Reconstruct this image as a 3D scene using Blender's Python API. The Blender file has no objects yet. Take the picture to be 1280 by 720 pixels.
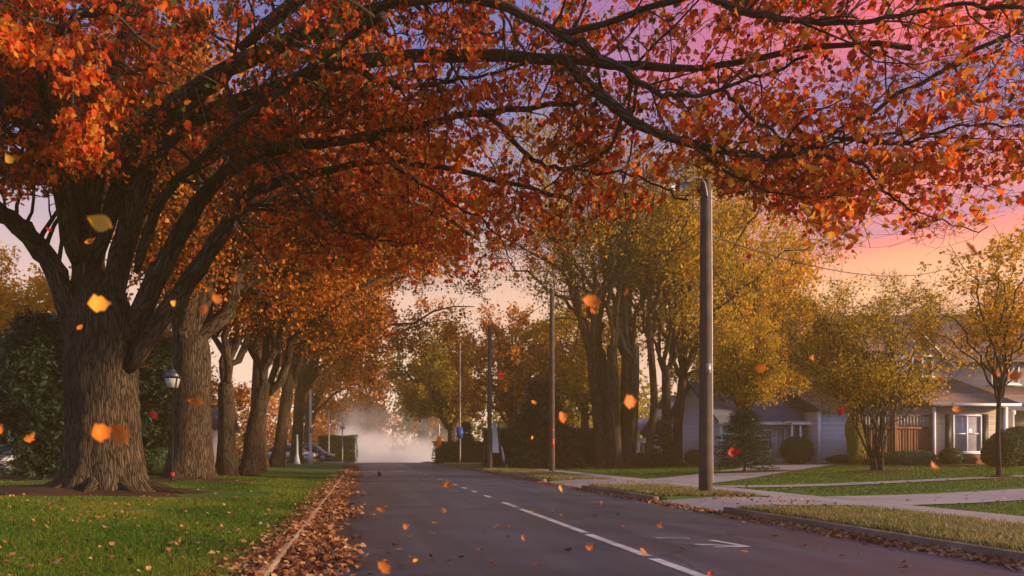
import bpy, math, random
import numpy as np
from mathutils import Vector
R = np.random.default_rng(7)
random.seed(7)
PI = math.pi
F = 1000.0; VX = 453.0; VY = 564.0; CH = 1.2      # focal length in photo pixels, vanishing point, camera height
sc = bpy.context.scene
COL = sc.collection

def P(px, py, D):
    return ((px - VX) * D / F, D, CH + (VY - py) * D / F)

# ------------------------------------------------------------------ terrain
DRIVES = [(15.3, 19.0), (25.2, 30.6)]
def sstep(a, b, x):
    t = np.clip((x - a) / (b - a), 0, 1); return t * t * (3 - 2 * t)
def drop(Y):
    Y = np.asarray(Y, float)
    d = np.where(Y > 80, 0.0012 * (Y - 80) ** 2, 0)
    return -np.where(d > 3, 3 + 0 * d, d)
def gz(X, Y):
    X = np.asarray(X, float); Y = np.asarray(Y, float)
    z = 0.12 + 0.10 * sstep(-2, -7, X) + 0.33 * sstep(11.5, 24, X) + 0.05 * sstep(20, 45, Y) * sstep(9, 14, X)
    z = z + 0.012 * np.sin(X * 1.3 + Y * .4) * np.sin(Y * .9) * sstep(-1.5, -4, X)
    for a, b in DRIVES:
        inside = (Y > a - .01) & (Y < b + .01) & (X > 7.0) & (X < 8.6)
        z = np.where(inside, np.minimum(z, -.03 + (X - 7.0) * .11), z)
    return z + drop(Y)

# ------------------------------------------------------------------ object helpers
def link(o, parent=None):
    COL.objects.link(o)
    if parent is not None: o.parent = parent
    return o
def tag(o, label, cat, group=None, kind=None):
    if label: o['label'] = label
    if cat: o['category'] = cat
    if group: o['group'] = group
    if kind: o['kind'] = kind
    return o
def empty(name, loc, rz=0.0):
    o = bpy.data.objects.new(name, None); o.location = loc; o.rotation_euler = (0, 0, rz)
    o.empty_display_size = .2
    return link(o)

class MB:
    def __init__(s):
        s.v = []; s.f = {}; s.n = 0; s.att = []; s.bk = []; s.order = []
    def add(s, v, faces, rnd=None, bk=None):
        v = np.asarray(v, float).reshape(-1, 3)
        if not isinstance(faces, (list, tuple)) or (len(faces) and np.isscalar(faces[0][0])):
            faces = [faces] if isinstance(faces, np.ndarray) else s._grp(faces)
        for fa in faces:
            fa = np.asarray(fa, np.int64)
            s.order.append((fa + s.n, None if rnd is None else np.broadcast_to(rnd, (len(fa),))))
        s.v.append(v); s.n += len(v)
        s.bk.append(np.zeros((len(v), 3)) if bk is None else np.asarray(bk, float))
        return s
    def _grp(s, faces):
        d = {}
        for f in faces: d.setdefault(len(f), []).append(f)
        return [np.array(x) for x in d.values()]
    def box(s, x0, x1, y0, y1, z0, z1):
        v = [(x, y, z) for z in (z0, z1) for y in (y0, y1) for x in (x0, x1)]
        return s.add(v, [np.array([(0, 2, 3, 1), (4, 5, 7, 6), (0, 1, 5, 4), (1, 3, 7, 5), (3, 2, 6, 7), (2, 0, 4, 6)])])
    def prism(s, poly, d, axis='y', o=0.0):
        # poly of 2D points extruded along an axis from o to o+d
        n = len(poly); v = []
        for k in (o, o + d):
            for a, b in poly:
                v.append({'y': (a, k, b), 'x': (k, a, b), 'z': (a, b, k)}[axis])
        f = [tuple(range(n)), tuple(range(2 * n - 1, n - 1, -1))] + [(i, (i + 1) % n, n + (i + 1) % n, n + i) for i in range(n)]
        return s.add(v, f)
    def lathe(s, prof, n=16, c=(0, 0)):
        prof = np.array(prof, float); a = np.arange(n) * 2 * PI / n
        v = np.stack([c[0] + prof[:, 0:1] * np.cos(a), c[1] + prof[:, 0:1] * np.sin(a), np.repeat(prof[:, 1:2], n, 1)], -1).reshape(-1, 3)
        m = len(prof); f = []
        for i in range(m - 1):
            for j in range(n): f.append((i * n + j, i * n + (j + 1) % n, (i + 1) * n + (j + 1) % n, (i + 1) * n + j))
        f.append(tuple(range(n))[::-1]); f.append(tuple((m - 1) * n + j for j in range(n)))
        return s.add(v, f)
    def tubes(s, Pp, Rr, sides=6, k=1.0, cap=True):
        # Pp (B,n,3) centre lines, Rr (B,n) radii
        Pp = np.asarray(Pp, float); Rr = np.asarray(Rr, float)
        if Pp.ndim == 2: Pp = Pp[None]; Rr = Rr[None]
        B, n, _ = Pp.shape
        T = np.gradient(Pp, axis=1); T /= np.linalg.norm(T, axis=2, keepdims=True) + 1e-9
        mean = Pp[:, -1] - Pp[:, 0]; ax = np.argmin(np.abs(mean), axis=1)
        ref = np.eye(3)[ax][:, None, :]
        U = np.cross(T, np.broadcast_to(ref, T.shape)); U /= np.linalg.norm(U, axis=2, keepdims=True) + 1e-9
        V = np.cross(T, U)
        a = np.arange(sides) * 2 * PI / sides
        rr = Rr[:, :, None, None]
        if Rr.ndim == 3: rr = Rr[:, :, :, None]
        vv = Pp[:, :, None, :] + rr * (np.cos(a)[None, None, :, None] * U[:, :, None, :] + np.sin(a)[None, None, :, None] * V[:, :, None, :])
        L = np.concatenate([np.zeros((B, 1)), np.cumsum(np.linalg.norm(np.diff(Pp, axis=1), axis=2), axis=1)], 1)
        r0 = np.max(Rr.reshape(B, -1), axis=1)[:, None, None]
        off = R.uniform(0, 50, (B, 1, 1))
        bk = np.stack([np.broadcast_to(np.cos(a)[None, None, :] * r0, (B, n, sides)), np.broadcast_to(np.sin(a)[None, None, :] * r0, (B, n, sides)), np.broadcast_to(L[:, :, None] + off, (B, n, sides))], -1)
        idx = np.arange(B * n * sides).reshape(B, n, sides)
        q = np.stack([idx[:, :-1, :], np.roll(idx, -1, 2)[:, :-1, :], np.roll(idx, -1, 2)[:, 1:, :], idx[:, 1:, :]], -1).reshape(-1, 4)
        fs = [q]
        if cap: fs += [idx[:, -1, :].reshape(B, sides), idx[:, 0, ::-1].reshape(B, sides)]
        return s.add(vv.reshape(-1, 3), fs, bk=bk.reshape(-1, 3))
    def build(s, name, mat, parent=None, smooth=False, bark=False, off=None):
        V = np.concatenate(s.v)
        if off is not None: V = V - np.asarray(off)
        loops = np.concatenate([f.reshape(-1) for f, _ in s.order])
        sizes = np.concatenate([np.full(len(f), f.shape[1]) for f, _ in s.order])
        me = bpy.data.meshes.new(name)
        me.vertices.add(len(V)); me.vertices.foreach_set('co', V.astype(np.float32).ravel())
        me.loops.add(len(loops)); me.loops.foreach_set('vertex_index', loops.astype(np.int32))
        me.polygons.add(len(sizes)); st = np.concatenate([[0], np.cumsum(sizes)[:-1]])
        me.polygons.foreach_set('loop_start', st.astype(np.int32))
        if smooth: me.polygons.foreach_set('use_smooth', np.ones(len(sizes), bool))
        if any(r is not None for _, r in s.order):
            at = me.attributes.new('rnd', 'FLOAT', 'FACE')
            at.data.foreach_set('value', np.concatenate([np.zeros(len(f)) if r is None else r for f, r in s.order]).astype(np.float32))
        if bark:
            at = me.attributes.new('bk', 'FLOAT_VECTOR', 'POINT')
            at.data.foreach_set('vector', np.concatenate(s.bk).astype(np.float32).ravel())
        me.update(calc_edges=True)
        me.materials.append(mat)
        o = bpy.data.objects.new(name, me)
        return link(o, parent)

# ------------------------------------------------------------------ materials
def newmat(name):
    m = bpy.data.materials.new(name); m.use_nodes = True
    nt = m.node_tree; nt.nodes.clear()
    out = nt.nodes.new('ShaderNodeOutputMaterial')
    return m, nt, out
def N(nt, typ, **kw):
    n = nt.nodes.new(typ)
    for k, v in kw.items():
        if k in n.inputs: n.inputs[k].default_value = v
        else: setattr(n, k, v)
    return n
def ramp(nt, stops, interp='LINEAR'):
    n = nt.nodes.new('ShaderNodeValToRGB'); cr = n.color_ramp; cr.interpolation = interp
    while len(cr.elements) > 1: cr.elements.remove(cr.elements[-1])
    cr.elements[0].position = stops[0][0]; cr.elements[0].color = (*stops[0][1], 1)
    for p, c in stops[1:]:
        e = cr.elements.new(p); e.color = (*c, 1)
    return n
def simple(name, col, rough=.7, metal=0.0, noise=.25, scale=6, bump=0.0, spec=.3, emit=None):
    m, nt, out = newmat(name)
    b = N(nt, 'ShaderNodeBsdfPrincipled', Roughness=rough, Metallic=metal)
    b.inputs['Specular IOR Level'].default_value = spec
    tc = N(nt, 'ShaderNodeTexCoord'); no = N(nt, 'ShaderNodeTexNoise', Scale=scale, Detail=5.0)
    nt.links.new(tc.outputs['Object'], no.inputs['Vector'])
    r = ramp(nt, [(.3, tuple(c * (1 - noise) for c in col)), (.7, tuple(min(1, c * (1 + noise)) for c in col))])
    nt.links.new(no.outputs['Fac'], r.inputs[0]); nt.links.new(r.outputs[0], b.inputs['Base Color'])
    if bump:
        bm = N(nt, 'ShaderNodeBump', Strength=.6, Distance=bump); nt.links.new(no.outputs['Fac'], bm.inputs['Height']); nt.links.new(bm.outputs[0], b.inputs['Normal'])
    if emit:
        b.inputs['Emission Color'].default_value = (*emit[0], 1); b.inputs['Emission Strength'].default_value = emit[1]
    nt.links.new(b.outputs[0], out.inputs[0]); return m
def leafmat(name, stops, trans=.45, rough=.55, zone=None, zscale=.25):
    m, nt, out = newmat(name)
    at = N(nt, 'ShaderNodeAttribute', attribute_name='rnd')
    tc = N(nt, 'ShaderNodeTexCoord'); no = N(nt, 'ShaderNodeTexNoise', Scale=zscale, Detail=2.0)
    nt.links.new(tc.outputs['Object'], no.inputs['Vector'])
    ma = N(nt, 'ShaderNodeMath', operation='MULTIPLY_ADD'); ma.inputs[1].default_value = .9; 
    nt.links.new(no.outputs['Fac'], ma.inputs[0]); 
    sub = N(nt, 'ShaderNodeMath', operation='SUBTRACT'); sub.inputs[1].default_value = .45; nt.links.new(at.outputs['Fac'], sub.inputs[0])
    nt.links.new(sub.outputs[0], ma.inputs[2])
    r = ramp(nt, stops); nt.links.new(ma.outputs[0], r.inputs[0])
    d = N(nt, 'ShaderNodeBsdfPrincipled', Roughness=rough); d.inputs['Specular IOR Level'].default_value = .25
    t = N(nt, 'ShaderNodeBsdfTranslucent'); mx = N(nt, 'ShaderNodeMixShader', Fac=trans)
    nt.links.new(r.outputs[0], d.inputs['Base Color']); nt.links.new(r.outputs[0], t.inputs['Color'])
    nt.links.new(d.outputs[0], mx.inputs[1]); nt.links.new(t.outputs[0], mx.inputs[2]); nt.links.new(mx.outputs[0], out.inputs[0])
    return m
def barkmat(name, dark, light, sc_=9.0, dist=.05, moss=None):
    m, nt, out = newmat(name)
    at = N(nt, 'ShaderNodeAttribute', attribute_name='bk')
    mp = N(nt, 'ShaderNodeMapping'); mp.inputs['Scale'].default_value = (1, 1, .19)
    nt.links.new(at.outputs['Vector'], mp.inputs['Vector'])
    n1 = N(nt, 'ShaderNodeTexNoise', Scale=5.0, Detail=3.0); nt.links.new(mp.outputs[0], n1.inputs['Vector'])
    mixv = N(nt, 'ShaderNodeMix', data_type='RGBA', blend_type='LINEAR_LIGHT'); mixv.inputs[0].default_value = .10
    nt.links.new(mp.outputs[0], mixv.inputs[6]); nt.links.new(n1.outputs['Color'], mixv.inputs[7])
    vo = N(nt, 'ShaderNodeTexVoronoi', feature='DISTANCE_TO_EDGE', Scale=sc_); nt.links.new(mixv.outputs[2], vo.inputs['Vector'])
    n2 = N(nt, 'ShaderNodeTexNoise', Scale=22.0, Detail=6.0, Roughness=.65); nt.links.new(mixv.outputs[2], n2.inputs['Vector'])
    add = N(nt, 'ShaderNodeMath', operation='MULTIPLY_ADD'); add.inputs[1].default_value = .45
    r0 = ramp(nt, [(0, (0, 0, 0)), (.16, (.8, .8, .8)), (.5, (1, 1, 1))]); nt.links.new(vo.outputs['Distance'], r0.inputs[0])
    nt.links.new(n2.outputs['Fac'], add.inputs[0]); nt.links.new(r0.outputs[0], add.inputs[2])
    n3 = N(nt, 'ShaderNodeTexNoise', Scale=1.3, Detail=3.0); nt.links.new(at.outputs['Vector'], n3.inputs['Vector'])
    r1 = ramp(nt, [(.2, dark), (1.2 if False else 1.0, light)]); 
    mm = N(nt, 'ShaderNodeMath', operation='MULTIPLY'); nt.links.new(add.outputs[0], mm.inputs[0]); mm.inputs[1].default_value = .75
    nt.links.new(mm.outputs[0], r1.inputs[0])
    tone = ramp(nt, [(.35, (.75, .72, .70)), (.65, (1.2, 1.12, 1.0))]); nt.links.new(n3.outputs['Fac'], tone.inputs[0])
    mul = N(nt, 'ShaderNodeMix', data_type='RGBA', blend_type='MULTIPLY'); mul.inputs[0].default_value = 1
    nt.links.new(r1.outputs[0], mul.inputs[6]); nt.links.new(tone.outputs[0], mul.inputs[7])
    b = N(nt, 'ShaderNodeBsdfPrincipled', Roughness=.9); b.inputs['Specular IOR Level'].default_value = .15
    nt.links.new(mul.outputs[2], b.inputs['Base Color'])
    bm = N(nt, 'ShaderNodeBump', Strength=1.0, Distance=dist); nt.links.new(add.outputs[0], bm.inputs['Height']); nt.links.new(bm.outputs[0], b.inputs['Normal'])
    nt.links.new(b.outputs[0], out.inputs[0]); return m

def groundmat(name, cols, scale=.35, fine=18, bump=.02, rough=.95):
    m, nt, out = newmat(name)
    tc = N(nt, 'ShaderNodeTexCoord')
    n1 = N(nt, 'ShaderNodeTexNoise', Scale=scale, Detail=5.0, Roughness=.6); n2 = N(nt, 'ShaderNodeTexNoise', Scale=fine, Detail=5.0, Roughness=.7)
    for n in (n1, n2): nt.links.new(tc.outputs['Object'], n.inputs['Vector'])
    ma = N(nt, 'ShaderNodeMath', operation='MULTIPLY_ADD'); ma.inputs[1].default_value = .45; nt.links.new(n2.outputs['Fac'], ma.inputs[0])
    m2 = N(nt, 'ShaderNodeMath', operation='MULTIPLY'); m2.inputs[1].default_value = .6; nt.links.new(n1.outputs['Fac'], m2.inputs[0]); nt.links.new(m2.outputs[0], ma.inputs[2])
    k = len(cols); r = ramp(nt, [(.36 + .3 * i / (k - 1), c) for i, c in enumerate(cols)]); nt.links.new(ma.outputs[0], r.inputs[0])
    b = N(nt, 'ShaderNodeBsdfPrincipled', Roughness=rough); b.inputs['Specular IOR Level'].default_value = .15
    nt.links.new(r.outputs[0], b.inputs['Base Color'])
    bm = N(nt, 'ShaderNodeBump', Strength=.8, Distance=bump); nt.links.new(n2.outputs['Fac'], bm.inputs['Height']); nt.links.new(bm.outputs[0], b.inputs['Normal'])
    nt.links.new(b.outputs[0], out.inputs[0]); return m
def asphaltmat():
    m, nt, out = newmat('asphalt')
    tc = N(nt, 'ShaderNodeTexCoord')
    n1 = N(nt, 'ShaderNodeTexNoise', Scale=.5, Detail=5.0); n2 = N(nt, 'ShaderNodeTexNoise', Scale=90.0, Detail=3.0, Roughness=.7)
    mp = N(nt, 'ShaderNodeMapping'); mp.inputs['Scale'].default_value = (1.6, .07, 1); nt.links.new(tc.outputs['Object'], mp.inputs['Vector'])
    n3 = N(nt, 'ShaderNodeTexNoise', Scale=1.0, Detail=3.0); nt.links.new(mp.outputs[0], n3.inputs['Vector'])
    vo = N(nt, 'ShaderNodeTexVoronoi', feature='DISTANCE_TO_EDGE', Scale=.23); 
    nw = N(nt, 'ShaderNodeTexNoise', Scale=1.2, Detail=6.0); nt.links.new(tc.outputs['Object'], nw.inputs['Vector'])
    mv = N(nt, 'ShaderNodeMix', data_type='RGBA', blend_type='LINEAR_LIGHT'); mv.inputs[0].default_value = .5
    nt.links.new(tc.outputs['Object'], mv.inputs[6]); nt.links.new(nw.outputs['Color'], mv.inputs[7]); nt.links.new(mv.outputs[2], vo.inputs['Vector'])
    crack = ramp(nt, [(0, (.30, .30, .30)), (.009, (1, 1, 1))]); nt.links.new(vo.outputs['Distance'], crack.inputs[0])
    for n in (n1, n2): nt.links.new(tc.outputs['Object'], n.inputs['Vector'])
    a = N(nt, 'ShaderNodeMath', operation='ADD'); nt.links.new(n1.outputs['Fac'], a.inputs[0]); nt.links.new(n3.outputs['Fac'], a.inputs[1])
    r = ramp(nt, [(.38, (.022, .026, .034)), (.5, (.036, .043, .057)), (.62, (.062, .072, .094))])
    h = N(nt, 'ShaderNodeMath', operation='MULTIPLY'); h.inputs[1].default_value = .5; nt.links.new(a.outputs[0], h.inputs[0]); nt.links.new(h.outputs[0], r.inputs[0])
    sp = ramp(nt, [(.3, (.72, .72, .72)), (.5, (1, 1, 1)), (.72, (1.5, 1.5, 1.5))]); nt.links.new(n2.outputs['Fac'], sp.inputs[0])
    m1 = N(nt, 'ShaderNodeMix', data_type='RGBA', blend_type='MULTIPLY'); m1.inputs[0].default_value = 1
    nt.links.new(r.outputs[0], m1.inputs[6]); nt.links.new(sp.outputs[0], m1.inputs[7])
    m2 = N(nt, 'ShaderNodeMix', data_type='RGBA', blend_type='MULTIPLY'); m2.inputs[0].default_value = 1
    nt.links.new(m1.outputs[2], m2.inputs[6]); nt.links.new(crack.outputs[0], m2.inputs[7])
    b = N(nt, 'ShaderNodeBsdfPrincipled', Roughness=.55); b.inputs['Specular IOR Level'].default_value = .5
    rr = ramp(nt, [(.3, (.34, .34, .34)), (.7, (.56, .56, .56))]); nt.links.new(n1.outputs['Fac'], rr.inputs[0]); nt.links.new(rr.outputs[0], b.inputs['Roughness'])
    nt.links.new(m2.outputs[2], b.inputs['Base Color'])
    bm = N(nt, 'ShaderNodeBump', Strength=.5, Distance=.006); nt.links.new(n2.outputs['Fac'], bm.inputs['Height']); nt.links.new(bm.outputs[0], b.inputs['Normal'])
    nt.links.new(b.outputs[0], out.inputs[0]); return m
def linedmat(name, col, pitch, axis='Z', dist=.02, rough=.7, var=.12, depth=.75):
    # clapboards, shingle courses, fence boards: a saw wave in relief with a thin gap
    m, nt, out = newmat(name)
    tc = N(nt, 'ShaderNodeTexCoord'); sp = N(nt, 'ShaderNodeSeparateXYZ'); nt.links.new(tc.outputs['Object'], sp.inputs[0])
    dv = N(nt, 'ShaderNodeMath', operation='DIVIDE'); dv.inputs[1].default_value = pitch; nt.links.new(sp.outputs[axis], dv.inputs[0])
    fr = N(nt, 'ShaderNodeMath', operation='FRACT'); nt.links.new(dv.outputs[0], fr.inputs[0])
    fl = N(nt, 'ShaderNodeMath', operation='FLOOR'); nt.links.new(dv.outputs[0], fl.inputs[0])
    wn = N(nt, 'ShaderNodeTexWhiteNoise', noise_dimensions='1D'); nt.links.new(fl.outputs[0], wn.inputs['W'])
    no = N(nt, 'ShaderNodeTexNoise', Scale=4.0, Detail=5.0); nt.links.new(tc.outputs['Object'], no.inputs['Vector'])
    a = N(nt, 'ShaderNodeMath', operation='ADD'); nt.links.new(wn.outputs['Value'], a.inputs[0]); nt.links.new(no.outputs['Fac'], a.inputs[1])
    r = ramp(nt, [(.3, tuple(c * (1 - var) for c in col)), (1.0, tuple(c * (1 + var) for c in col))]); 
    h = N(nt, 'ShaderNodeMath', operation='MULTIPLY'); h.inputs[1].default_value = .6; nt.links.new(a.outputs[0], h.inputs[0]); nt.links.new(h.outputs[0], r.inputs[0])
    gap = ramp(nt, [(0, (depth * .7,) * 3), (.1, (1, 1, 1)), (1, (1, 1, 1))]); nt.links.new(fr.outputs[0], gap.inputs[0])
    mu = N(nt, 'ShaderNodeMix', data_type='RGBA', blend_type='MULTIPLY'); mu.inputs[0].default_value = 1
    nt.links.new(r.outputs[0], mu.inputs[6]); nt.links.new(gap.outputs[0], mu.inputs[7])
    b = N(nt, 'ShaderNodeBsdfPrincipled', Roughness=rough); b.inputs['Specular IOR Level'].default_value = .2
    nt.links.new(mu.outputs[2], b.inputs['Base Color'])
    bm = N(nt, 'ShaderNodeBump', Strength=1.0, Distance=dist, invert=True); nt.links.new(fr.outputs[0], bm.inputs['Height']); nt.links.new(bm.outputs[0], b.inputs['Normal'])
    nt.links.new(b.outputs[0], out.inputs[0]); return m

M = {}
M['bark'] = barkmat('maple_bark', (.016, .012, .009), (.12, .088, .065), 12.5, .035)
M['bark_far'] = barkmat('row_bark', (.020, .014, .011), (.13, .09, .065), 12.0, .03)
M['twig'] = simple('twig_bark', (.035, .024, .019), .9, noise=.4, scale=3)
M['bark_r'] = barkmat('grey_bark', (.03, .022, .016), (.11, .08, .055), 7.0, .04)
M['maple'] = leafmat('maple_leaf', [(.10, (.08, .11, .015)), (.18, (.10, .028, .010)), (.32, (.42, .035, .008)), (.46, (.70, .065, .008)), (.62, (.78, .15, .010)), (.8, (.72, .22, .018)), (.95, (.72, .34, .03))], .6, zscale=.22)
M['maple_orange'] = leafmat('orange_leaf', [(.12, (.16, .08, .015)), (.3, (.40, .075, .010)), (.5, (.64, .16, .012)), (.7, (.70, .24, .016)), (.9, (.70, .34, .03))], .5)
M['russet'] = leafmat('russet_leaf', [(.2, (.38, .12, .015)), (.5, (.64, .22, .02)), (.8, (.72, .34, .03))], .5)
M['golden'] = leafmat('golden_leaf', [(.2, (.28, .22, .008)), (.45, (.54, .345, .014)), (.7, (.70, .40, .018)), (.9, (.76, .40, .015))], .5)
M['olive'] = leafmat('olive_leaf', [(.2, (.18, .16, .01)), (.5, (.36, .28, .015)), (.8, (.52, .34, .02))], .5)
M['yellow'] = leafmat('yellow_leaf', [(.2, (.46, .28, .012)), (.5, (.70, .38, .015)), (.8, (.80, .36, .015))], .5)
M['spruce'] = leafmat('spruce_needle', [(.2, (.020, .040, .022)), (.5, (.030, .060, .032)), (.85, (.055, .09, .055))], .15)
M['hedge'] = leafmat('hedge_leaf', [(.2, (.020, .042, .016)), (.5, (.035, .065, .022)), (.85, (.06, .09, .03))], .2)
M['shrub'] = leafmat('shrub_leaf', [(.2, (.05, .09, .03)), (.5, (.09, .13, .06)), (.85, (.16, .19, .11))], .25)
M['lime'] = leafmat('lime_shrub_leaf', [(.2, (.10, .12, .02)), (.5, (.19, .19, .03)), (.85, (.26, .24, .04))], .3)
M['grass'] = leafmat('grass_blade', [(.12, (.035, .08, .005)), (.45, (.07, .145, .007)), (.7, (.13, .18, .01)), (.95, (.26, .21, .04))], .35, zscale=.5)
M['drygrass'] = leafmat('dry_grass_blade', [(.15, (.08, .10, .02)), (.45, (.16, .16, .04)), (.75, (.30, .25, .10)), (.95, (.45, .36, .2))], .35, zscale=.6)
M['litter'] = leafmat('litter_leaf', [(.1, (.10, .030, .015)), (.35, (.24, .085, .035)), (.6, (.37, .15, .06)), (.9, (.46, .27, .13))], .15, zscale=1.0)
M['lawn'] = groundmat('lawn_turf', [(.040, .085, .012), (.055, .125, .015), (.075, .135, .02), (.10, .10, .03)], .3, 14)
M['soil'] = groundmat('dark_soil', [(.030, .018, .012), (.06, .033, .02), (.11, .05, .03)], 1.2, 16, .04)
M['asphalt'] = asphaltmat()
M['concrete'] = groundmat('pale_concrete', [(.24, .21, .215), (.34, .30, .30), (.40, .36, .35)], .6, 25, .004, .85)
M['curb'] = groundmat('curb_concrete', [(.09, .07, .055), (.17, .125, .10), (.27, .21, .17)], .9, 20, .008, .9)
M['paint'] = groundmat('worn_road_paint', [(.09, .088, .11), (.42, .41, .44), (.64, .62, .65)], 2.5, 30, .002, .6)
M['pole_wood'] = simple('pole_wood', (.085, .060, .048), .85, noise=.3, scale=2.5, bump=.01)
M['pole_metal'] = simple('pole_metal', (.13, .10, .085), .5, .6, noise=.15)
M['grey_metal'] = simple('grey_metal', (.30, .28, .30), .5, .3, noise=.1)
M['white_paint'] = simple('white_paint', (.74, .72, .74), .5, noise=.06)
M['black_metal'] = simple('black_metal', (.015, .015, .018), .4, .5, noise=.2)
M['lantern_roof'] = simple('lantern_roof', (.10, .12, .18), .35, .5, noise=.15)
M['frosted'] = simple('frosted_glass', (.68, .62, .60), .35, noise=.05)
M['blue_sign'] = simple('blue_sign', (.03, .10, .45), .45, noise=.1)
M['red'] = simple('red_plastic', (.55, .03, .02), .45, noise=.1)
M['siding_grey'] = linedmat('grey_siding', (.52, .53, .60), .14, 'Z')
M['siding_tan'] = linedmat('tan_siding', (.40, .32, .29), .14, 'Z')
M['siding_blue'] = linedmat('pale_blue_siding', (.52, .58, .72), .14, 'Z')
M['roof_slate'] = linedmat('slate_shingles', (.085, .095, .16), .11, 'Z', .02, .8, .3)
M['roof_brown'] = linedmat('brown_shingles', (.17, .11, .10), .11, 'Z', .03, .8, .35, .5)
M['fence_wood'] = linedmat('fence_boards', (.16, .065, .035), .14, 'X', .02, .8, .35, .4)
M['shutter'] = linedmat('shutter_slats', (.012, .018, .022), .05, 'Z', .01, .5)
M['glass'] = simple('window_glass', (.05, .06, .10), .08, noise=.2, spec=.8)
M['glass_pale'] = simple('curtained_glass', (.32, .32, .40), .15, noise=.1, spec=.8)
M['brick'] = groundmat('brick_skirt', [(.16, .07, .05), (.24, .11, .08)], 2, 9, .01)
M['dark_door'] = simple('dark_door', (.05, .035, .03), .5)

# ------------------------------------------------------------------ leaves
def norm(v): return v / (np.linalg.norm(v, axis=-1, keepdims=True) + 1e-9)
_half = [(0, -.5), (.16, -.42), (.40, -.30), (.30, -.10), (.52, .10), (.24, .12), (.22, .30), (.0, .58)]
_out = _half + [(-x, y) for x, y in _half[-2:0:-1]]
MAPLE_V = np.array([(0, -.05, 0)] + [(x, y, -.28 * abs(x) + .10 * y * y) for x, y in _out])
MAPLE_F = np.array([(0, i + 1, (i + 1) % len(_out) + 1) for i in range(len(_out))])
_o2 = [(0, -.5), (.34, -.22), (.42, .12), (.14, .18), (0, .55), (-.14, .18), (-.42, .12), (-.34, -.22)]
MID_V = np.array([(0, -.05, 0)] + [(x, y, -.3 * abs(x)) for x, y in _o2]); MID_F = np.array([(0, i + 1, (i + 1) % 8 + 1) for i in range(8)])
DIA_V = np.array([(0, -.5, 0), (.34, .02, -.10), (0, .5, .03), (-.34, .02, -.10)]); DIA_F = np.array([(0, 1, 2), (0, 2, 3)])
NEE_V = np.array([(0, -.6, 0), (.2, 0, 0), (0, .6, -.06), (-.2, 0, 0)])
def rotmats(nrm, spin):
    n = norm(nrm); ref = np.where(np.abs(n[:, 2:3]) < .9, [[0, 0, 1.]], [[1., 0, 0]])
    u = norm(np.cross(ref, n)); v = np.cross(n, u)
    c = np.cos(spin)[:, None]; s_ = np.sin(spin)[:, None]
    return np.stack([c * u + s_ * v, -s_ * u + c * v, n], axis=2)
def leaves(mb, C, size, tpl='dia', flat=.0, rnd=None, axis=None, droop=None):
    n = len(C)
    TV, TF = {'maple': (MAPLE_V, MAPLE_F), 'mid': (MID_V, MID_F), 'dia': (DIA_V, DIA_F), 'nee': (NEE_V, DIA_F)}[tpl]
    nr = R.normal(size=(n, 3)); nr[:, 2] = np.abs(nr[:, 2]) + flat
    if axis is None:
        M3 = rotmats(nr, R.uniform(0, 2 * PI, n))
    else:
        y = norm(axis + R.normal(size=(n, 3)) * .25); z = norm(nr - (nr * y).sum(1, keepdims=True) * y); x = np.cross(y, z)
        M3 = np.stack([x, y, z], axis=2)
    s_ = size * R.uniform(.5, 1.3, n)
    tv = TV[None] * np.stack([R.uniform(.75, 1.1, n), np.ones(n), R.uniform(.3, 2.2, n)], 1)[:, None, :]
    V = np.einsum('nij,nkj->nki', M3, tv) * s_[:, None, None] + C[:, None, :]
    k = len(TV); Fc = (TF[None] + (np.arange(n) * k)[:, None, None]).reshape(-1, TF.shape[1])
    r = R.uniform(0, 1, n) if rnd is None else rnd
    mb.add(V.reshape(-1, 3), [Fc], rnd=np.repeat(r, len(TF)))

# ------------------------------------------------------------------ branching
def resample(P3, n):
    P3 = np.asarray(P3, float); m = len(P3)
    Q = np.vstack([2 * P3[0] - P3[1], P3, 2 * P3[-1] - P3[-2]])
    t = np.linspace(0, m - 1, n); i = np.minimum(t.astype(int), m - 2); u = (t - i)[:, None]
    a, b, c, d = Q[i], Q[i + 1], Q[i + 2], Q[i + 3]
    return .5 * (2 * b + (c - a) * u + (2 * a - 5 * b + 4 * c - d) * u ** 2 + (3 * b - a - 3 * c + d) * u ** 3)
def spawn(Pp, Rr, K, L, m=5, t0=.25, t1=1.0, spread=1.0, trop=(0, 0, .1), wander=.25, rk=.55, tip=.25, fwd=.6, rmin=.003):
    B, n, _ = Pp.shape
    t = t0 + (t1 - t0) * (np.arange(K)[None] + R.uniform(0, 1, (B, K))) / K
    x = np.clip(t, 0, .9999) * (n - 1); i = x.astype(int); u = (x - i)[..., None]; b = np.arange(B)[:, None]
    S = Pp[b, i] * (1 - u) + Pp[b, i + 1] * u
    T = norm(Pp[b, i + 1] - Pp[b, i]); r = Rr[b, i] * (1 - u[..., 0]) + Rr[b, i + 1] * u[..., 0]
    rv = R.normal(size=T.shape); rv = norm(rv - (rv * T).sum(-1, keepdims=True) * T)
    d = norm(T * fwd + rv * spread + np.asarray(trop) * .6)
    ln = L * (1.15 - .6 * t) * R.uniform(.6, 1.3, t.shape)
    S = S.reshape(-1, 3); d = d.reshape(-1, 3); ln = ln.reshape(-1); r = r.reshape(-1)
    pts = [S]; cur = S
    for k in range(m):
        d = norm(d + R.normal(size=d.shape) * wander + np.asarray(trop)); cur = cur + d * (ln / m)[:, None]; pts.append(cur)
    Q = np.stack(pts, 1); r1 = np.maximum(r * rk * R.uniform(.75, 1.1, r.shape), rmin)
    RR = r1[:, None] * np.linspace(1, tip, m + 1)[None]
    return Q, np.maximum(RR, rmin * .6)
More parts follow.
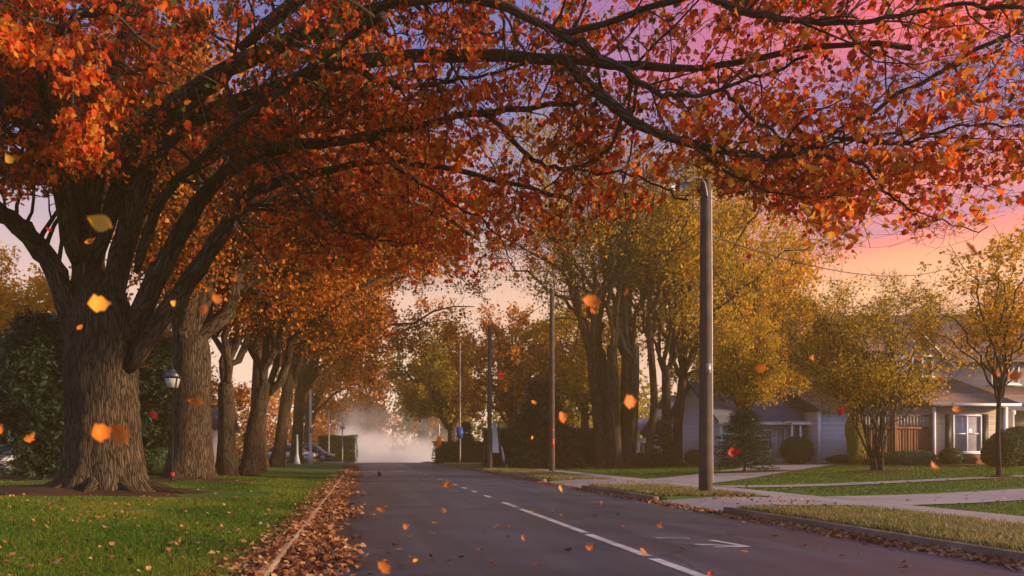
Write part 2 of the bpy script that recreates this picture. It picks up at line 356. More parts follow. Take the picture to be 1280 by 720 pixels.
def leafpts(Q, k, jit=.10, t0=.1):
    B, n, _ = Q.shape
    x = (t0 + (1 - t0) * R.uniform(0, 1, (B, k))) * (n - 1.001); i = x.astype(int); u = (x - i)[..., None]; b = np.arange(B)[:, None]
    S = Q[b, i] * (1 - u) + Q[b, i + 1] * u
    return (S + R.normal(size=S.shape) * jit).reshape(-1, 3)
def inell(C, c, r, k=1.0):
    return ((((C - np.asarray(c)) / np.asarray(r)) ** 2).sum(-1)) < k

def trunk_tube(mb, pts, rad, sides=28, roots=0.0, zr=.5, lobes=6, n=None, ph=0.):
    n = n or 22
    pr = resample(np.c_[np.asarray(pts, float)], n); rr = np.interp(np.linspace(0, 1, n), np.linspace(0, 1, len(rad)), rad)
    a = np.arange(sides) * 2 * PI / sides
    h = pr[:, 2] - pr[0, 2]
    g = np.exp(-h / zr)[:, None]
    lob = .5 + .5 * np.cos(lobes * a + ph + .7 * np.sin(2 * a))
    lob2 = .5 + .5 * np.cos((2 * lobes + 1) * a + ph)
    k = 1 + roots * g * (.35 + lob ** 2)[None] + .035 * lob2[None] + .02 * R.normal(size=(n, sides))
    mb.tubes(pr[None], (rr[:, None] * k)[None], sides)

def make_tree(name, label, cat, group, base, zf, r0, c, rad, nl=7, K=(7, 6, 5), L=(.5, .42, .3), kl=8, leaf=.16, tpl='dia', mat='golden', bark='bark_r',
              stems=1, stem_spread=.35, trop=(0, 0, .05), roots=.35, jit=.18, droop=0.0, cull=1.15, lean=0.0, dens=1.0, sides=14, stemtop=None, lower=-.35):
    bx, by = base; bz = float(gz(bx, by)) - .06
    root = empty(name, (bx, by, bz)); tag(root, label, cat, group)
    B0 = np.array([bx, by, bz]); c = np.array(c, float); rad = np.array(rad, float)
    tm = MB(); forks = []
    for s_ in range(stems):
        a = 2 * PI * s_ / stems + .6; off = np.array([math.cos(a), math.sin(a), 0]) * r0 * (.9 if stems > 1 else 0)
        top = np.array([bx + (c[0] - bx) * .07, by + (c[1] - by) * .07, bz + zf]) + off * (1 + stem_spread * zf / max(r0, .1) * .25) 
        mid = B0 + off + (top - B0 - off) * .5 + np.array([R.normal() * .06 + lean, 0, 0])
        rs = r0 * (1 if stems == 1 else .62 if stems < 4 else .44)
        trunk_tube(tm, [B0 + off * .8, B0 + off + (mid - B0 - off) * .4, mid, top, top + np.array([0, 0, rs * .7]), top + np.array([0, 0, rs * 1.3])], [rs * 1.12, rs, rs * .9, rs * .82, rs * .5, rs * .12], sides, roots, zr=max(.25, r0 * .8), lobes=5, ph=a)
        forks.append((top, rs * .8))
    # limbs to the crown's surface
    LP = []; LR = []
    for i in range(nl):
        f, fr = forks[i % len(forks)]
        th = 2 * PI * (i * .382) + R.uniform(-.3, .3); ph = lower + (1.0 - lower) * ((i + .5) / nl) ** .8
        tgt = c + rad * np.array([math.cos(th) * math.sqrt(max(0, 1 - ph * ph)), math.sin(th) * math.sqrt(max(0, 1 - ph * ph)), ph]) * R.uniform(.72, .9)
        st = f - np.array([0, 0, R.uniform(.03, .14) * zf]); d = tgt - st
        q1 = st + np.array([d[0] * .22, d[1] * .22, d[2] * .38 + .04 * np.linalg.norm(d)]); q2 = st + np.array([d[0] * .6, d[1] * .6, d[2] * .72 + .03 * np.linalg.norm(d)])
        pp = resample([st, q1, q2, tgt], 12); pp[1:-1] += R.normal(size=(10, 3)) * .035 * np.linalg.norm(d) * .5
        rr = fr * R.uniform(.5, .7) * np.linspace(1, .12, 12) ** .85
        rr[0] *= .8
        LP.append(pp); LR.append(rr)
    LP = np.array(LP); LR = np.array(LR)
    tm.tubes(LP, LR, 8)
    S = float(rad.mean())
    A, Ar = spawn(LP, LR, K[0], L[0] * S, 6, .22, 1, 1.0, trop, .22, .5)
    Bq, Br = spawn(A, Ar, K[1], L[1] * S, 5, .2, 1, 1.0, trop, .28, .5)
    tw, twr = spawn(Bq, Br, K[2], L[2] * S, 4, .2, 1, .9, (0, 0, trop[2] - droop), .3, .6, rmin=.006)
    tm.tubes(A, Ar, 5, cap=False)
    keep = inell(Bq[:, -1], c, rad, 1.5); tm.tubes(Bq[keep], Br[keep], 4, cap=False)
    kt = inell(tw[:, -1], c, rad, cull * 1.1); tm.tubes(tw[kt], twr[kt], 3, cap=False)
    tm.build('trunk', M[bark], root, smooth=True, bark=True, off=B0)
    C = leafpts(tw, kl, jit); C = C[inell(C, c, rad, cull)]
    # gaps: drop leaves where a slow 3D field is low
    fld = np.sin(C[:, 0] * 1.7 / S * 3 + 1) + np.sin(C[:, 1] * 1.9 / S * 3 + 2) + np.sin(C[:, 2] * 2.6 / S * 3)
    C = C[(fld + R.normal(size=len(C)) * .7) > -1.2 * dens]
    cm = MB(); ax = None
    if droop: ax = np.tile(np.array([[0, 0, -1.0]]), (len(C), 1)) + R.normal(size=(len(C), 3)) * .5
    leaves(cm, C, leaf, tpl, axis=ax)
    o = cm.build('crown', M[mat], root, off=B0)
    return root

def make_conifer(name, label, group, base, H, W, mat='spruce', nb=110, leaf=.16, skirt=.15):
    bx, by = base; bz = float(gz(bx, by)) - .03
    root = empty(name, (bx, by, bz)); tag(root, label, 'evergreen tree', group)
    t = MB(); zz = np.linspace(0, H * .97, 8); t.tubes(np.c_[R.normal(size=8) * .02, R.normal(size=8) * .02, zz][None], (np.linspace(1, .1, 8) * H * .022)[None], 8)
    h = np.sort(R.uniform(skirt, .97, nb)) * H; th = np.arange(nb) * 2.4
    ln = W * .5 * (1 - (h / H)) ** .85 * R.uniform(.7, 1.15, nb) + .05 * W
    s_ = np.linspace(0, 1, 7)
    Q = np.stack([np.cos(th)[:, None] * ln[:, None] * s_, np.sin(th)[:, None] * ln[:, None] * s_, h[:, None] + ln[:, None] * (-.30 * s_ + .22 * s_ ** 2.2)], -1)
    Qr = np.linspace(1, .3, 7)[None] * (.012 * ln[:, None] + .004)
    t.tubes(Q, Qr, 4, cap=False)
    t.build('trunk', M['twig'], root, bark=False)
    tw, twr = spawn(Q, Qr, 9, W * .16, 3, .15, 1, 1.0, (0, 0, -.08), .12, .5, fwd=.9)
    tw[:, :, 2] = tw[:, :1, 2] + (tw[:, :, 2] - tw[:, :1, 2]) * .4
    C = leafpts(tw, 10, .035 * W / 3, 0); d = np.repeat(norm(tw[:, -1] - tw[:, 0]), 10, 0)
    cm = MB(); leaves(cm, C, leaf, 'nee', axis=d + R.normal(size=d.shape) * .3, flat=1)
    C2 = leafpts(Q, 30, .03 * W / 3, .1); leaves(cm, C2, leaf, 'nee', flat=1)
    cm.build('crown', M[mat], root)
    return root

def make_bush(name, label, group, c, rad, mat='hedge', n=5000, leaf=.07, box=False, cat='shrub', lump=.12, tpl='dia'):
    """leafy body: lumpy inner mass plus leaves on and just under its surface"""
    cx, cy = c; bz = float(gz(cx, cy)) - .05; rx, ry, rz = rad
    root = empty(name, (cx, cy, bz)); tag(root, label, cat, group)
    if box: # long hedge: points on the faces of a rounded box
        d = R.uniform(-1, 1, (n, 3)); d[:, 2] = R.uniform(0, 1, n) * 2 - 1
        k = R.integers(0, 5, n); sg = np.sign(R.normal(size=n))
        d[k < 2, 1] = sg[k < 2]; d[k == 2, 2] = 1; d[(k == 3) | (k == 4), 1] = -1
        e = R.random(n) < .08; d[e, 0] = sg[e]
        pw = 1
    else:
        d = norm(R.normal(size=(n, 3)))
    w = 1 + lump * (np.sin(d[:, 0] * rx * 2.3 + cx) * np.cos(d[:, 2] * rz * 2.9 + 1) + .6 * np.sin(d[:, 1] * ry * 4 + d[:, 0] * rx * 5)) - np.abs(R.normal(size=n)) * .07
    C = d * w[:, None] * np.array([rx, ry, rz]) + np.array([0, 0, rz])
    C[:, 2] = np.maximum(C[:, 2], .03)
    cm = MB(); leaves(cm, C, leaf, tpl); cm.build('foliage', M[mat], root)
    st = MB(); p0 = np.array([[R.normal() * rx * .1, R.normal() * ry * .1, 0] for _ in range(7)]); p1 = p0 + np.array([[R.normal() * rx * .45, R.normal() * ry * .35, rz * R.uniform(.9, 1.6)] for _ in range(7)])
    Q = np.stack([p0, p0 * .6 + p1 * .4 + R.normal(size=(7, 3)) * .03, p1], 1); st.tubes(Q, np.tile([[.03, .02, .008]], (7, 1)), 5)
    # inner leafy mass of the same green
    core = MB(); na, nb2 = 20, 12
    if box: core.box(-rx * .9, rx * .9, -ry * .8, ry * .8, 0, rz * 1.88)
    else:
        prof = [(max(.02, math.sin(PI * (i + .35) / (nb2 + .7))) * .86, 1 - math.cos(PI * (i + .35) / (nb2 + .7)) * .88) for i in range(nb2)]
        a = np.arange(na) * 2 * PI / na
        v = np.array([[r_ * rx * math.cos(x), r_ * ry * math.sin(x), max(0, z_ * rz)] for r_, z_ in prof for x in a]); v += R.normal(size=v.shape) * .02 * rx
        v[:, 2] = np.maximum(v[:, 2], 0)
        f = [(i * na + j, i * na + (j + 1) % na, (i + 1) * na + (j + 1) % na, (i + 1) * na + j) for i in range(nb2 - 1) for j in range(na)] + [tuple(range(na))[::-1], tuple((nb2 - 1) * na + j for j in range(na))]
        core.add(v, f)
    core.build('inner_growth', M[mat], root); st.build('stem', M['twig'], root)
    return root
# ================================================================== THE SETTING
def sheet(name, xs, ys, zf, mat, kind='structure', smooth=True):
    mb = MB(); xs = np.asarray(xs, float); ys = np.asarray(ys, float)
    X, Y = np.meshgrid(xs, ys); Z = zf(X, Y); nx = len(xs); ny = len(ys)
    i = np.arange(nx * ny).reshape(ny, nx); q = np.stack([i[:-1, :-1], i[:-1, 1:], i[1:, 1:], i[1:, :-1]], -1).reshape(-1, 4)
    mb.add(np.stack([X, Y, Z], -1).reshape(-1, 3), [q]); o = mb.build(name, mat, smooth=smooth)
    o['kind'] = kind; return o
LC, RC = -0.84, 6.90        # kerb faces
ys = np.unique(np.concatenate([np.arange(-12, 60, .5), np.arange(60, 135, 1.5), [140, 160, 200, 300, 500, 900]] + [[a - .01, a, b, b + .01] for a, b in DRIVES]))
def ground_z(X, Y):
    z = gz(X, Y) - .0
    road = (X > LC - .13) & (X < RC + .1)
    return np.where(road, drop(Y) - .06, z)
xs = np.concatenate([[-900, -400, -150, -90, -60], np.arange(-45, -1, .6), [LC - .14, LC - .125, 3, RC + .095, RC + .11], np.arange(7.3, 34, .5), [40, 50, 70, 100, 150, 400, 900]])
sheet('ground', xs, ys, ground_z, M['lawn'])
sheet('road', np.linspace(LC - .1, RC + .1, 24), ys[(ys < 135)], lambda X, Y: drop(Y) + .035 * (1 - ((X - 3.03) / 3.95) ** 2) , M['asphalt'])
CROWN = lambda X, Y: drop(Y) + .035 * (1 - ((X - 3.03) / 3.95) ** 2)
def kerb(name, x0, x1, y0, y1):
    mb = MB(); n = max(2, int((y1 - y0) / 1.5)); y = np.linspace(y0, y1, n); w = (R.normal(size=n) * .006)
    face_in = x1 if x0 < 0 else x0; s_ = 1 if x0 < 0 else -1
    zt = .13 + drop(y) + w * .6
    rows = [np.c_[np.full(n, x0), y, drop(y) - .1], np.c_[np.full(n, x0), y, zt - .004], np.c_[np.full(n, x0 + .02), y, zt], np.c_[np.full(n, x1 - .02), y, zt], np.c_[np.full(n, x1) + w, y, zt - .02], np.c_[np.full(n, x1) + w, y, drop(y) - .1]]
    v = np.stack(rows, 1).reshape(-1, 3); k = 6; f = [(i * k + j, i * k + (j + 1) % k, (i + 1) * k + (j + 1) % k, (i + 1) * k + j) for i in range(n - 1) for j in range(k)]
    f += [tuple(range(k))[::-1], tuple((n - 1) * k + j for j in range(k))]
    mb.add(v, f)
    for j_ in np.arange(max(y0, 5) + 1.4, min(y1, 60), 3.05): mb.box(x0 - .003, x1 + .012, j_ - .006, j_ + .006, .0 + float(drop(j_)), .1335 + float(drop(j_)))
    o = mb.build(name, M['curb']); o['kind'] = 'structure'; return o
y0 = 3.0
kerb('kerb', LC - .15, LC, -3, 72.5); kerb('kerb', LC - .15, LC, 78.5, 130)
for a, b in ((-3, DRIVES[0][0]), (DRIVES[0][1], DRIVES[1][0]), (DRIVES[1][1], 130)): kerb('kerb', RC, RC + .15, a, b)
def strip(name, poly, n=24, m=6, lift=.022, mat='concrete', kind='structure', zf=gz):
    """quad laid on the terrain: corners a,b (near edge) and d,c (far edge)"""
    a, b, c, d = [np.array(p, float) for p in poly]; u = np.linspace(0, 1, n)[:, None, None]; v = np.linspace(0, 1, m)[None, :, None]
    Pp = (a * (1 - u) + b * u) * (1 - v) + (d * (1 - u) + c * u) * v; X = Pp[..., 0]; Y = Pp[..., 1]
    V = np.stack([X, Y, zf(X, Y) + lift], -1); i = np.arange(n * m).reshape(n, m)
    q = np.stack([i[:-1, :-1], i[1:, :-1], i[1:, 1:], i[:-1, 1:]], -1).reshape(-1, 4)
    mb = MB(); mb.add(V.reshape(-1, 3), [q]); o = mb.build(name, M[mat], smooth=True); o['kind'] = kind; return o
strip('pavement', [(9.55, -3), (9.55, 76), (10.75, 76), (10.75, -3)], 150, 4)
# aprons fall to the gutter
def apron(a, b, flare=.6):
    mb = MB(); xs_ = np.linspace(6.86, 9.55, 14); V = []
    for x in xs_:
        t = (x - 6.86) / 2.69; e = flare * (1 - min(1, t * 2)) 
        for y in np.linspace(a + .45 - e * .6, b - .45 + e * .6, 10):
            V.append((x, y, max(.02 + .12 * min(1, (x - 6.86) / 1.3), 0.0)))
    q = [(i * 10 + j, (i + 1) * 10 + j, (i + 1) * 10 + j + 1, i * 10 + j + 1) for i in range(13) for j in range(9)]
    mb.add(V, q); o = mb.build('driveway_apron', M['concrete'], smooth=True); o['kind'] = 'structure'
for a, b in DRIVES: apron(a, b)
for pol in ([(10.75, 15.5), (21, 19.2), (30, 21.8), (10.75, 18.6)][0:0],): pass
strip('driveway', [(10.75, 15.7), (19, 18.6), (19, 20.6), (10.75, 18.7)], 26, 6, .026)
strip('driveway', [(19, 18.6), (60, 28.5), (60, 30.5), (19, 20.6)], 70, 6, .026)
strip('driveway', [(10.75, 25.6), (24.5, 41.0), (22.3, 43.4), (10.75, 30.2)], 40, 6, .026)
strip('garden_path', [(10.75, 23.2), (22, 24.9), (22, 25.6), (10.75, 24.4)], 26, 3, .030)
strip('side_street', [(LC - .1, 73), (-60, 73), (-60, 78), (LC - .1, 78)], 60, 4, .05, zf=lambda X, Y: drop(Y) + .10 - .09 * np.exp((X + .84) * 1.2))
def mound(c, rx, ry, h, name='soil_bed', mat='soil'):
    mb = MB(); na, nr = 48, 14; V = [(c[0], c[1], float(gz(*c)) + h)]
    for i in range(1, nr + 1):
        t = i / nr
        for j in range(na):
            a = 2 * PI * j / na; w = 1 + .16 * math.sin(3 * a + c[0]) + .08 * math.sin(7 * a) + .03 * math.sin(17 * a); x = c[0] + rx * t * w * math.cos(a); y = c[1] + ry * t * w * math.sin(a)
            V.append((x, y, float(gz(x, y)) + h * (1 - t) ** 1.5 + .03 * (1 - t) + .014 - (.05 if i == nr else 0)))
    f = [(0, 1 + j, 1 + (j + 1) % na) for j in range(na)] + [(1 + i * na + j, 1 + (i + 1) * na + j, 1 + (i + 1) * na + (j + 1) % na, 1 + i * na + (j + 1) % na) for i in range(nr - 1) for j in range(na)]
    mb.add(V, f); o = mb.build(name, M[mat], smooth=True); o['kind'] = 'structure'; return o
mound((-7.4, 19.7), 3.9, 2.0, .14); mound((-6.1, 27.6), 2.4, 1.4, .1); mound((-11.5, 27.5), 5.2, 1.1, .06)
mound((16.7, 35), 2.9, 1.5, .05); mound((19.9, 31), 1.4, .8, .06); mound((29, 39.3), 4.5, .9, .06); mound((19.9, 25), .6, .45, .05); mound((24.5, 41.6), 4.2, .6, .05)

# road paint
def paint(name, polys, lift=.005):
    mb = MB()
    for p in polys:
        p = np.array(p, float); v = np.c_[p, CROWN(p[:, 0], p[:, 1]) + lift]; mb.add(v, [tuple(range(len(p)))])
    o = mb.build(name, M['paint']); o['kind'] = 'structure'; return o
segs = [(4.0, 8.65, 3.15), (8.85, 11.2, 3.16), (11.4, 16.1, 3.18), (16.6, 18.2, 3.2)] + [(a, a + .95, 3.22) for a in (20.1, 22.5, 24.8, 27.3, 30.0, 33, 36.2, 39.6, 43.5, 48)] + [(52, 72, 3.22)]
pp_ = []
for a, b, x in segs:
    n = max(2, int((b - a) / .5)); yy = np.linspace(a, b, n)
    for y1, y2 in zip(yy[:-1], yy[1:]): pp_.append([(x - .065, y1), (x + .065, y1), (x + .065, y2), (x - .065, y2)])
paint('centre_line', pp_)
def gp(px, py): D = F * (CH - .03) / (py - VY); return ((px - VX) * D / F, D)
def stroke(a, b, w):
    a = np.array(a); b = np.array(b); d = (b - a) / np.linalg.norm(b - a); n = np.array([-d[1], d[0]]) * w; return [a + n, a - n, b - n, b + n]
A_ = [gp(820, 673), gp(862, 673.5), gp(868, 681), gp(932, 683), gp(888, 675.5), gp(935, 683.5), gp(893, 684.5)]
paint('road_arrow', [stroke(A_[0], A_[1], .05), stroke(A_[2], A_[3], .045), stroke(A_[4], A_[5], .05), stroke(A_[5], A_[6], .035)], .006)
paint('stop_line', [[(LC + .5, 46.6), (3.0, 46.6), (3.0, 47.0), (LC + .5, 47.0)]], .006)
paint('stop_line', [[(LC + .3, 69.6), (6.6, 69.6), (6.6, 70.3), (LC + .3, 70.3)]], .006)

# ================================================================== THE BIG MAPLE
bx, by = P(130, 612, 20)[:2]; B0 = np.array([bx, by, float(gz(bx, by)) - .05])
big = empty('maple_tree', B0); tag(big, 'huge old maple, red and orange leaves, thick ridged trunk, boughs arching over the road', 'tree')
tm = MB()
trunk_tube(tm, [B0, P(130, 585, 20), P(128, 520, 20), P(126, 455, 20), P(128, 405, 20), P(124, 350, 20.2)], [1.06, .96, .87, .88, .82, .50], 72, roots=.34, zr=.38, lobes=7, n=40)
for a, ln in ((-2.9, 1.7), (-2.2, 1.4), (-1.5, 1.9), (-.85, 1.6), (-.2, 2.3), (.6, 1.5), (2.4, 1.6)):  # surface roots
    ln *= .55; q = [B0 + np.array([math.cos(a) * r_, math.sin(a) * r_, z_]) for r_, z_ in ((.6, .5), (.95, .24), (.95 + ln * .5, .10), (.95 + ln, -.02))]
    trunk_tube(tm, q, [.30, .20, .11, .04], 12, n=12)
tm.build('trunk', M['bark'], big, smooth=True, bark=True, off=B0)
LIMBS = [ # (photo x, y, distance) along each limb, start and end radius
 ([(100, 440, 20), (88, 385, 20), (60, 325, 19.8), (15, 275, 19.5), (-50, 235, 19), (-150, 190, 18.5)], .50, .22),
 ([(112, 430, 20.1), (108, 340, 20.2), (100, 255, 20.3), (90, 180, 20.2), (60, 90, 20), (20, -30, 19.5)], .60, .20),
 ([(128, 430, 19.9), (148, 330, 19.8), (172, 245, 19.4), (215, 168, 18.6), (330, 116, 17.2), (430, 82, 16), (560, 72, 15), (700, 78, 14.2), (800, 85, 13.6), (900, 82, 13.2), (1020, 62, 12.8), (1140, 60, 12.4)], .42, .05),
 ([(152, 440, 19.7), (196, 345, 19.5), (240, 262, 19), (292, 203, 18.2), (360, 176, 17.2), (450, 166, 16.4), (560, 142, 15.6), (640, 128, 15), (740, 118, 14.6)], .37, .06),
 ([(160, 462, 19.6), (222, 372, 19.4), (276, 298, 19), (310, 248, 18.6), (400, 215, 17.8), (520, 205, 17), (640, 235, 16.2), (730, 262, 15.6)], .36, .05),
 ([(175, 430, 20.2), (225, 365, 20.6), (275, 300, 21), (330, 250, 21.4), (420, 232, 21.6), (520, 255, 21.4), (600, 300, 21)], .24, .05),
 ([(120, 330, 20), (150, 230, 19.5), (190, 150, 18.5), (260, 100, 17), (350, 55, 15.8), (470, 12, 14.8), (560, 2, 14.2), (640, 18, 13.7), (705, 45, 13.4), (780, 22, 13), (880, -12, 12.4)], .32, .06),
 ([(170, 340, 19.2), (200, 250, 18), (260, 180, 16.4), (360, 100, 14.6), (480, 20, 13)], .18, .08),
 ([(105, 300, 20), (85, 190, 18), (60, 110, 15.5), (90, 40, 13), (160, 0, 11.5)], .24, .08),
 ([(200, 160, 18.6), (300, 90, 17), (420, 40, 15.5), (540, -20, 14.2)], .22, .06),
 ([(120, 360, 20.5), (130, 250, 22), (170, 140, 24), (260, 60, 26)], .3, .1),
 ([(95, 330, 20), (60, 200, 18), (-60, 60, 15), (-300, -60, 12), (-700, -200, 9)], .3, .08),  # this and the next two run out of view, added to shade trunk and lawn
 ([(110, 330, 20), (130, 150, 19), (200, -60, 17), (380, -260, 15), (600, -420, 13)], .34, .08),
 ([(105, 330, 20), (60, 150, 19.5), (-40, -80, 18.5), (-150, -300, 17), (-200, -500, 15)], .34, .08),
 ([(60, 325, 19.8), (-40, 230, 18.5), (-120, 150, 17), (-260, 60, 15)], .2, .06),
 ([(100, 300, 20), (60, 210, 18.6), (10, 160, 17.2), (-60, 120, 16)], .16, .05),
 ([(300, 60, 16.5), (480, -80, 14.5), (720, -200, 13), (1000, -260, 12)], .2, .05),  # unseen limb above the view, added for shade from overhead
]
L2 = [ # boughs that carry the right-hand side
 ([(700, 70, 14.1), (745, 112, 13.7), (800, 155, 13.3), (860, 176, 13), (925, 190, 12.8), (980, 193, 12.6), (1040, 172, 12.3), (1120, 128, 12), (1200, 85, 11.8), (1290, 32, 11.4)], .135, .035),
 ([(700, 45, 13.4), (750, 70, 13.3), (800, 110, 13.1), (850, 120, 12.9), (930, 105, 12.6), (1010, 70, 12.3)], .11, .03),
 ([(905, 112, 12.8), (945, 150, 12.7), (1000, 185, 12.5), (1060, 182, 12.3), (1130, 172, 12)], .05, .018),
 ([(1000, 190, 12.5), (1075, 200, 12.2), (1120, 240, 12), (1180, 268, 11.8), (1235, 283, 11.6)], .04, .010),
 ([(860, 176, 13), (930, 230, 12.7), (1000, 250, 12.4), (1060, 245, 12.2)], .045, .012),
 ([(600, 135, 15.2), (660, 195, 15), (720, 215, 14.7), (800, 220, 14.4), (860, 250, 14)], .07, .02),
 ([(860, -10, 12.5), (960, 20, 12), (1060, 30, 11.6), (1180, 10, 11.2), (1300, 20, 10.8)], .08, .03),
 ([(1040, 172, 12.3), (1120, 175, 11.8), (1210, 150, 11.4), (1300, 150, 11)], .05, .015),
 ([(430, 82, 16), (500, 105, 15.8), (600, 90, 15.4), (690, 60, 15)], .10, .03),
 ([(330, 180, 17.6), (400, 270, 17.4), (470, 300, 17.2), (540, 310, 17)], .09, .02),
 ([(450, 166, 16.4), (520, 230, 16.2), (600, 280, 16), (640, 330, 15.8)], .07, .015),
]
seg = 30; allP = []; allR = []
for pts, r0, r1 in LIMBS + L2:
    q = resample([P(*p) for p in pts], seg); ln = np.linalg.norm(np.diff(q, axis=0), axis=1).sum()
    q[2:-1] += (np.cumsum(R.normal(size=(seg - 3, 3)), 0) * .012 + R.normal(size=(seg - 3, 3)) * .02)
    rr = r1 + (r0 - r1) * (1 - np.linspace(0, 1, seg)) ** 1.9; rr = rr * (1 + .05 * R.normal(size=seg)); rr[:4] *= (.45, .7, .88, .97)
    allP.append(q); allR.append(rr)
    rr *= .84; mb = MB(); s_ = 24 if r0 > .2 else 12
    a = np.arange(s_) * 2 * PI / s_; k = 1 + .05 * np.cos(3 * a)[None] + .03 * np.cos(7 * a + 1)[None] + .02 * R.normal(size=(seg, s_))
    mb.tubes(q[None], (rr[:, None] * k)[None], s_)
    mb.build('limb', M['bark'], big, smooth=True, bark=True, off=B0)
Pm = np.array(allP); Rm = np.array(allR)
thin = np.minimum(Rm, .16)
A1, A1r = spawn(Pm, thin, 17, 2.7, 7, .30, 1, 1.0, (0, .06, .04), .20, .42)
right = np.arange(len(LIMBS), len(LIMBS) + len(L2))
A2, A2r = spawn(Pm[right], thin[right], 9, 1.8, 7, .15, 1, 1.0, (0, 0, -.02), .22, .55)
A = np.concatenate([A1, A2]); Ar = np.concatenate([A1r, A2r])
B1, B1r = spawn(A, Ar, 6, 1.15, 5, .2, 1, 1.0, (0, 0, -.02), .28, .5)
T1, T1r = spawn(B1, B1r, 6, .58, 4, .15, 1, 1.0, (0, 0, -.10), .3, .6, rmin=.0035)
def view(Q):  # photo coordinates of a point
    D = np.maximum(Q[:, 1], .1); return VX + Q[:, 0] * F / D, VY - (Q[:, 2] - CH) * F / D
def lowlim(px):  # how far down the big maple's foliage hangs, as an angle
    return np.interp(px, [-200, 0, 60, 180, 270, 330, 420, 640, 700, 865, 980, 1040, 1100, 1180, 1280, 1500], [240, 250, 250, 240, 300, 330, 345, 350, 320, 232, 275, 330, 285, 300, 262, 250])

def okm(Q, s_=0):
    x, y = view(Q[:, -1]); return (y < lowlim(x) + s_) & (Q[:, -1, 1] > 7.5)
k0 = okm(A, 25); thinout = lambda Q, a: R.random(len(Q)) < np.interp(Q[:, -1, 0], [-1, 5], [.95, a])
k1 = okm(B1, 4) & thinout(B1, .75); k2 = okm(T1) & thinout(T1, .42); tw = MB(); tw.tubes(A[k0], Ar[k0], 6, cap=False)
tw.tubes(B1[k1], B1r[k1], 4, cap=False); tw.tubes(T1[k2], T1r[k2], 3, cap=False)
tw.build('twig_network', M['twig'], big, off=B0)
T1 = T1[k2]
C = leafpts(T1, 18, .065, .4)
x, y = view(C)
keep = (y < lowlim(x) + 6) & (C[:, 1] > 7.3)
# thin the right half so the sky shows, keep the left dense
xx, zz = C[:, 0], C[:, 2]
fld = np.sin(C[:, 0] * 1.1 + 1) + np.sin(C[:, 1] * 1.3 + 2) + np.sin(C[:, 2] * 1.9 + C[:, 0] * .6)
dn = np.interp(C[:, 0], [-9, -4, -1, 1, 3, 5, 8, 11], [1.1, .90, .52, .30, .34, .35, .34, .32]) * np.interp(y, [150, 330], [1, 1.5]) ** np.interp(C[:, 0], [2, 5], [1, -.3])
keep &= R.random(len(C)) < np.clip(dn * (1 + .42 * fld), .03, 1)
LX, LY = view(Pm.reshape(-1, 3)); LD = Pm.reshape(-1, 3)[:, 1]; LR_ = Rm.reshape(-1)
hide = np.zeros(len(C), bool)
for i in range(0, len(C), 4000):  # boughs stay mostly bare of leaves along their near side
    dd = (x[i:i + 4000, None] - LX[None]) ** 2 + (y[i:i + 4000, None] - LY[None]) ** 2; rp = (LR_ * F / LD + 7) ** 2
    hide[i:i + 4000] = ((dd < rp[None]) & (C[i:i + 4000, 1:2] < LD[None] + .1)).any(1)
keep &= ~(hide & (R.random(len(C)) < .8) & (x > 150))
keep &= ~((x > 836) & (x < 893) & (y > 208) & (y < 248) & (R.random(len(C)) < .8))
edge = lowlim(x) - y; keep &= R.random(len(C)) < np.clip(.30 + edge / 90, 0, 1)
C = C[keep]
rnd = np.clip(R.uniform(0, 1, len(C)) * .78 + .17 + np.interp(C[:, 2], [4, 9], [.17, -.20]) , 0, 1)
cm = MB(); near = C[:, 1] < 15.5
ax = R.normal(size=C.shape) * .8 + np.array([0, 0, -.9])
leaves(cm, C[near], .112, 'maple', axis=ax[near], rnd=rnd[near]); leaves(cm, C[~near], .13, 'mid', axis=ax[~near], rnd=rnd[~near])
cm.build('crown', M['maple'], big, off=B0)
print('maple leaves', len(C))

# ================================================================== TREES
rowg = 'old trees lining the left side of the road'
def P0(px, D): return ((px - VX) * D / F, D)
make_tree('street_tree', 'old ridged trunk just behind the post lantern, second in the left row, orange crown', 'tree', rowg, P0(237, 27.8), 4.6, .74, (-4.6, 27, 11), (8.4, 6, 5.6), 10, (9, 7, 5), (.34, .26, .17), 15, .16, 'mid', 'maple_orange', 'bark', roots=.2, lower=-.25, sides=40, trop=(0, 0, 0.02))
make_tree('street_tree', 'third trunk of the left row, forking low into two bare stems, orange crown', 'tree', rowg, P0(298, 33), 3.6, .62, (-1.4, 33, 11.0), (7.6, 5.5, 6.0), 10, (9, 7, 5), (.34, .26, .17), 14, .17, 'dia', 'maple_orange', 'bark', stems=2, roots=.2, lower=-.35, sides=28, trop=(0, 0, 0.02))
make_tree('street_tree', 'slim straight trunk squeezed between two thicker ones in the left row', 'tree', rowg, P0(320, 41), 6.5, .42, (-1.8, 41, 12), (7.6, 5.5, 6.2), 10, (8, 6, 5), (.34, .26, .17), 13, .19, 'dia', 'maple_orange', 'bark_far', roots=.2, lower=-.3, sides=20)
make_tree('street_tree', 'thick last trunk of the left row, beside the parked cars, boughs over the road', 'tree', rowg, P0(336, 50), 6.3, .66, (-.2, 50, 12.6), (8.8, 6.5, 7.8), 11, (8, 7, 5), (.34, .26, .17), 14, .21, 'dia', 'maple_orange', 'bark_far', stems=2, roots=.2, lower=-.45, sides=24)
make_tree('street_tree', 'orange tree arching over the road beyond the parked cars', 'tree', rowg, (-5.5, 66), 6, .5, (-.2, 66, 14.0), (10, 7, 8.6), 10, (8, 6, 5), (.34, .26, .18), 15, .27, 'dia', 'russet', 'bark_far', roots=.3, lower=-.45)
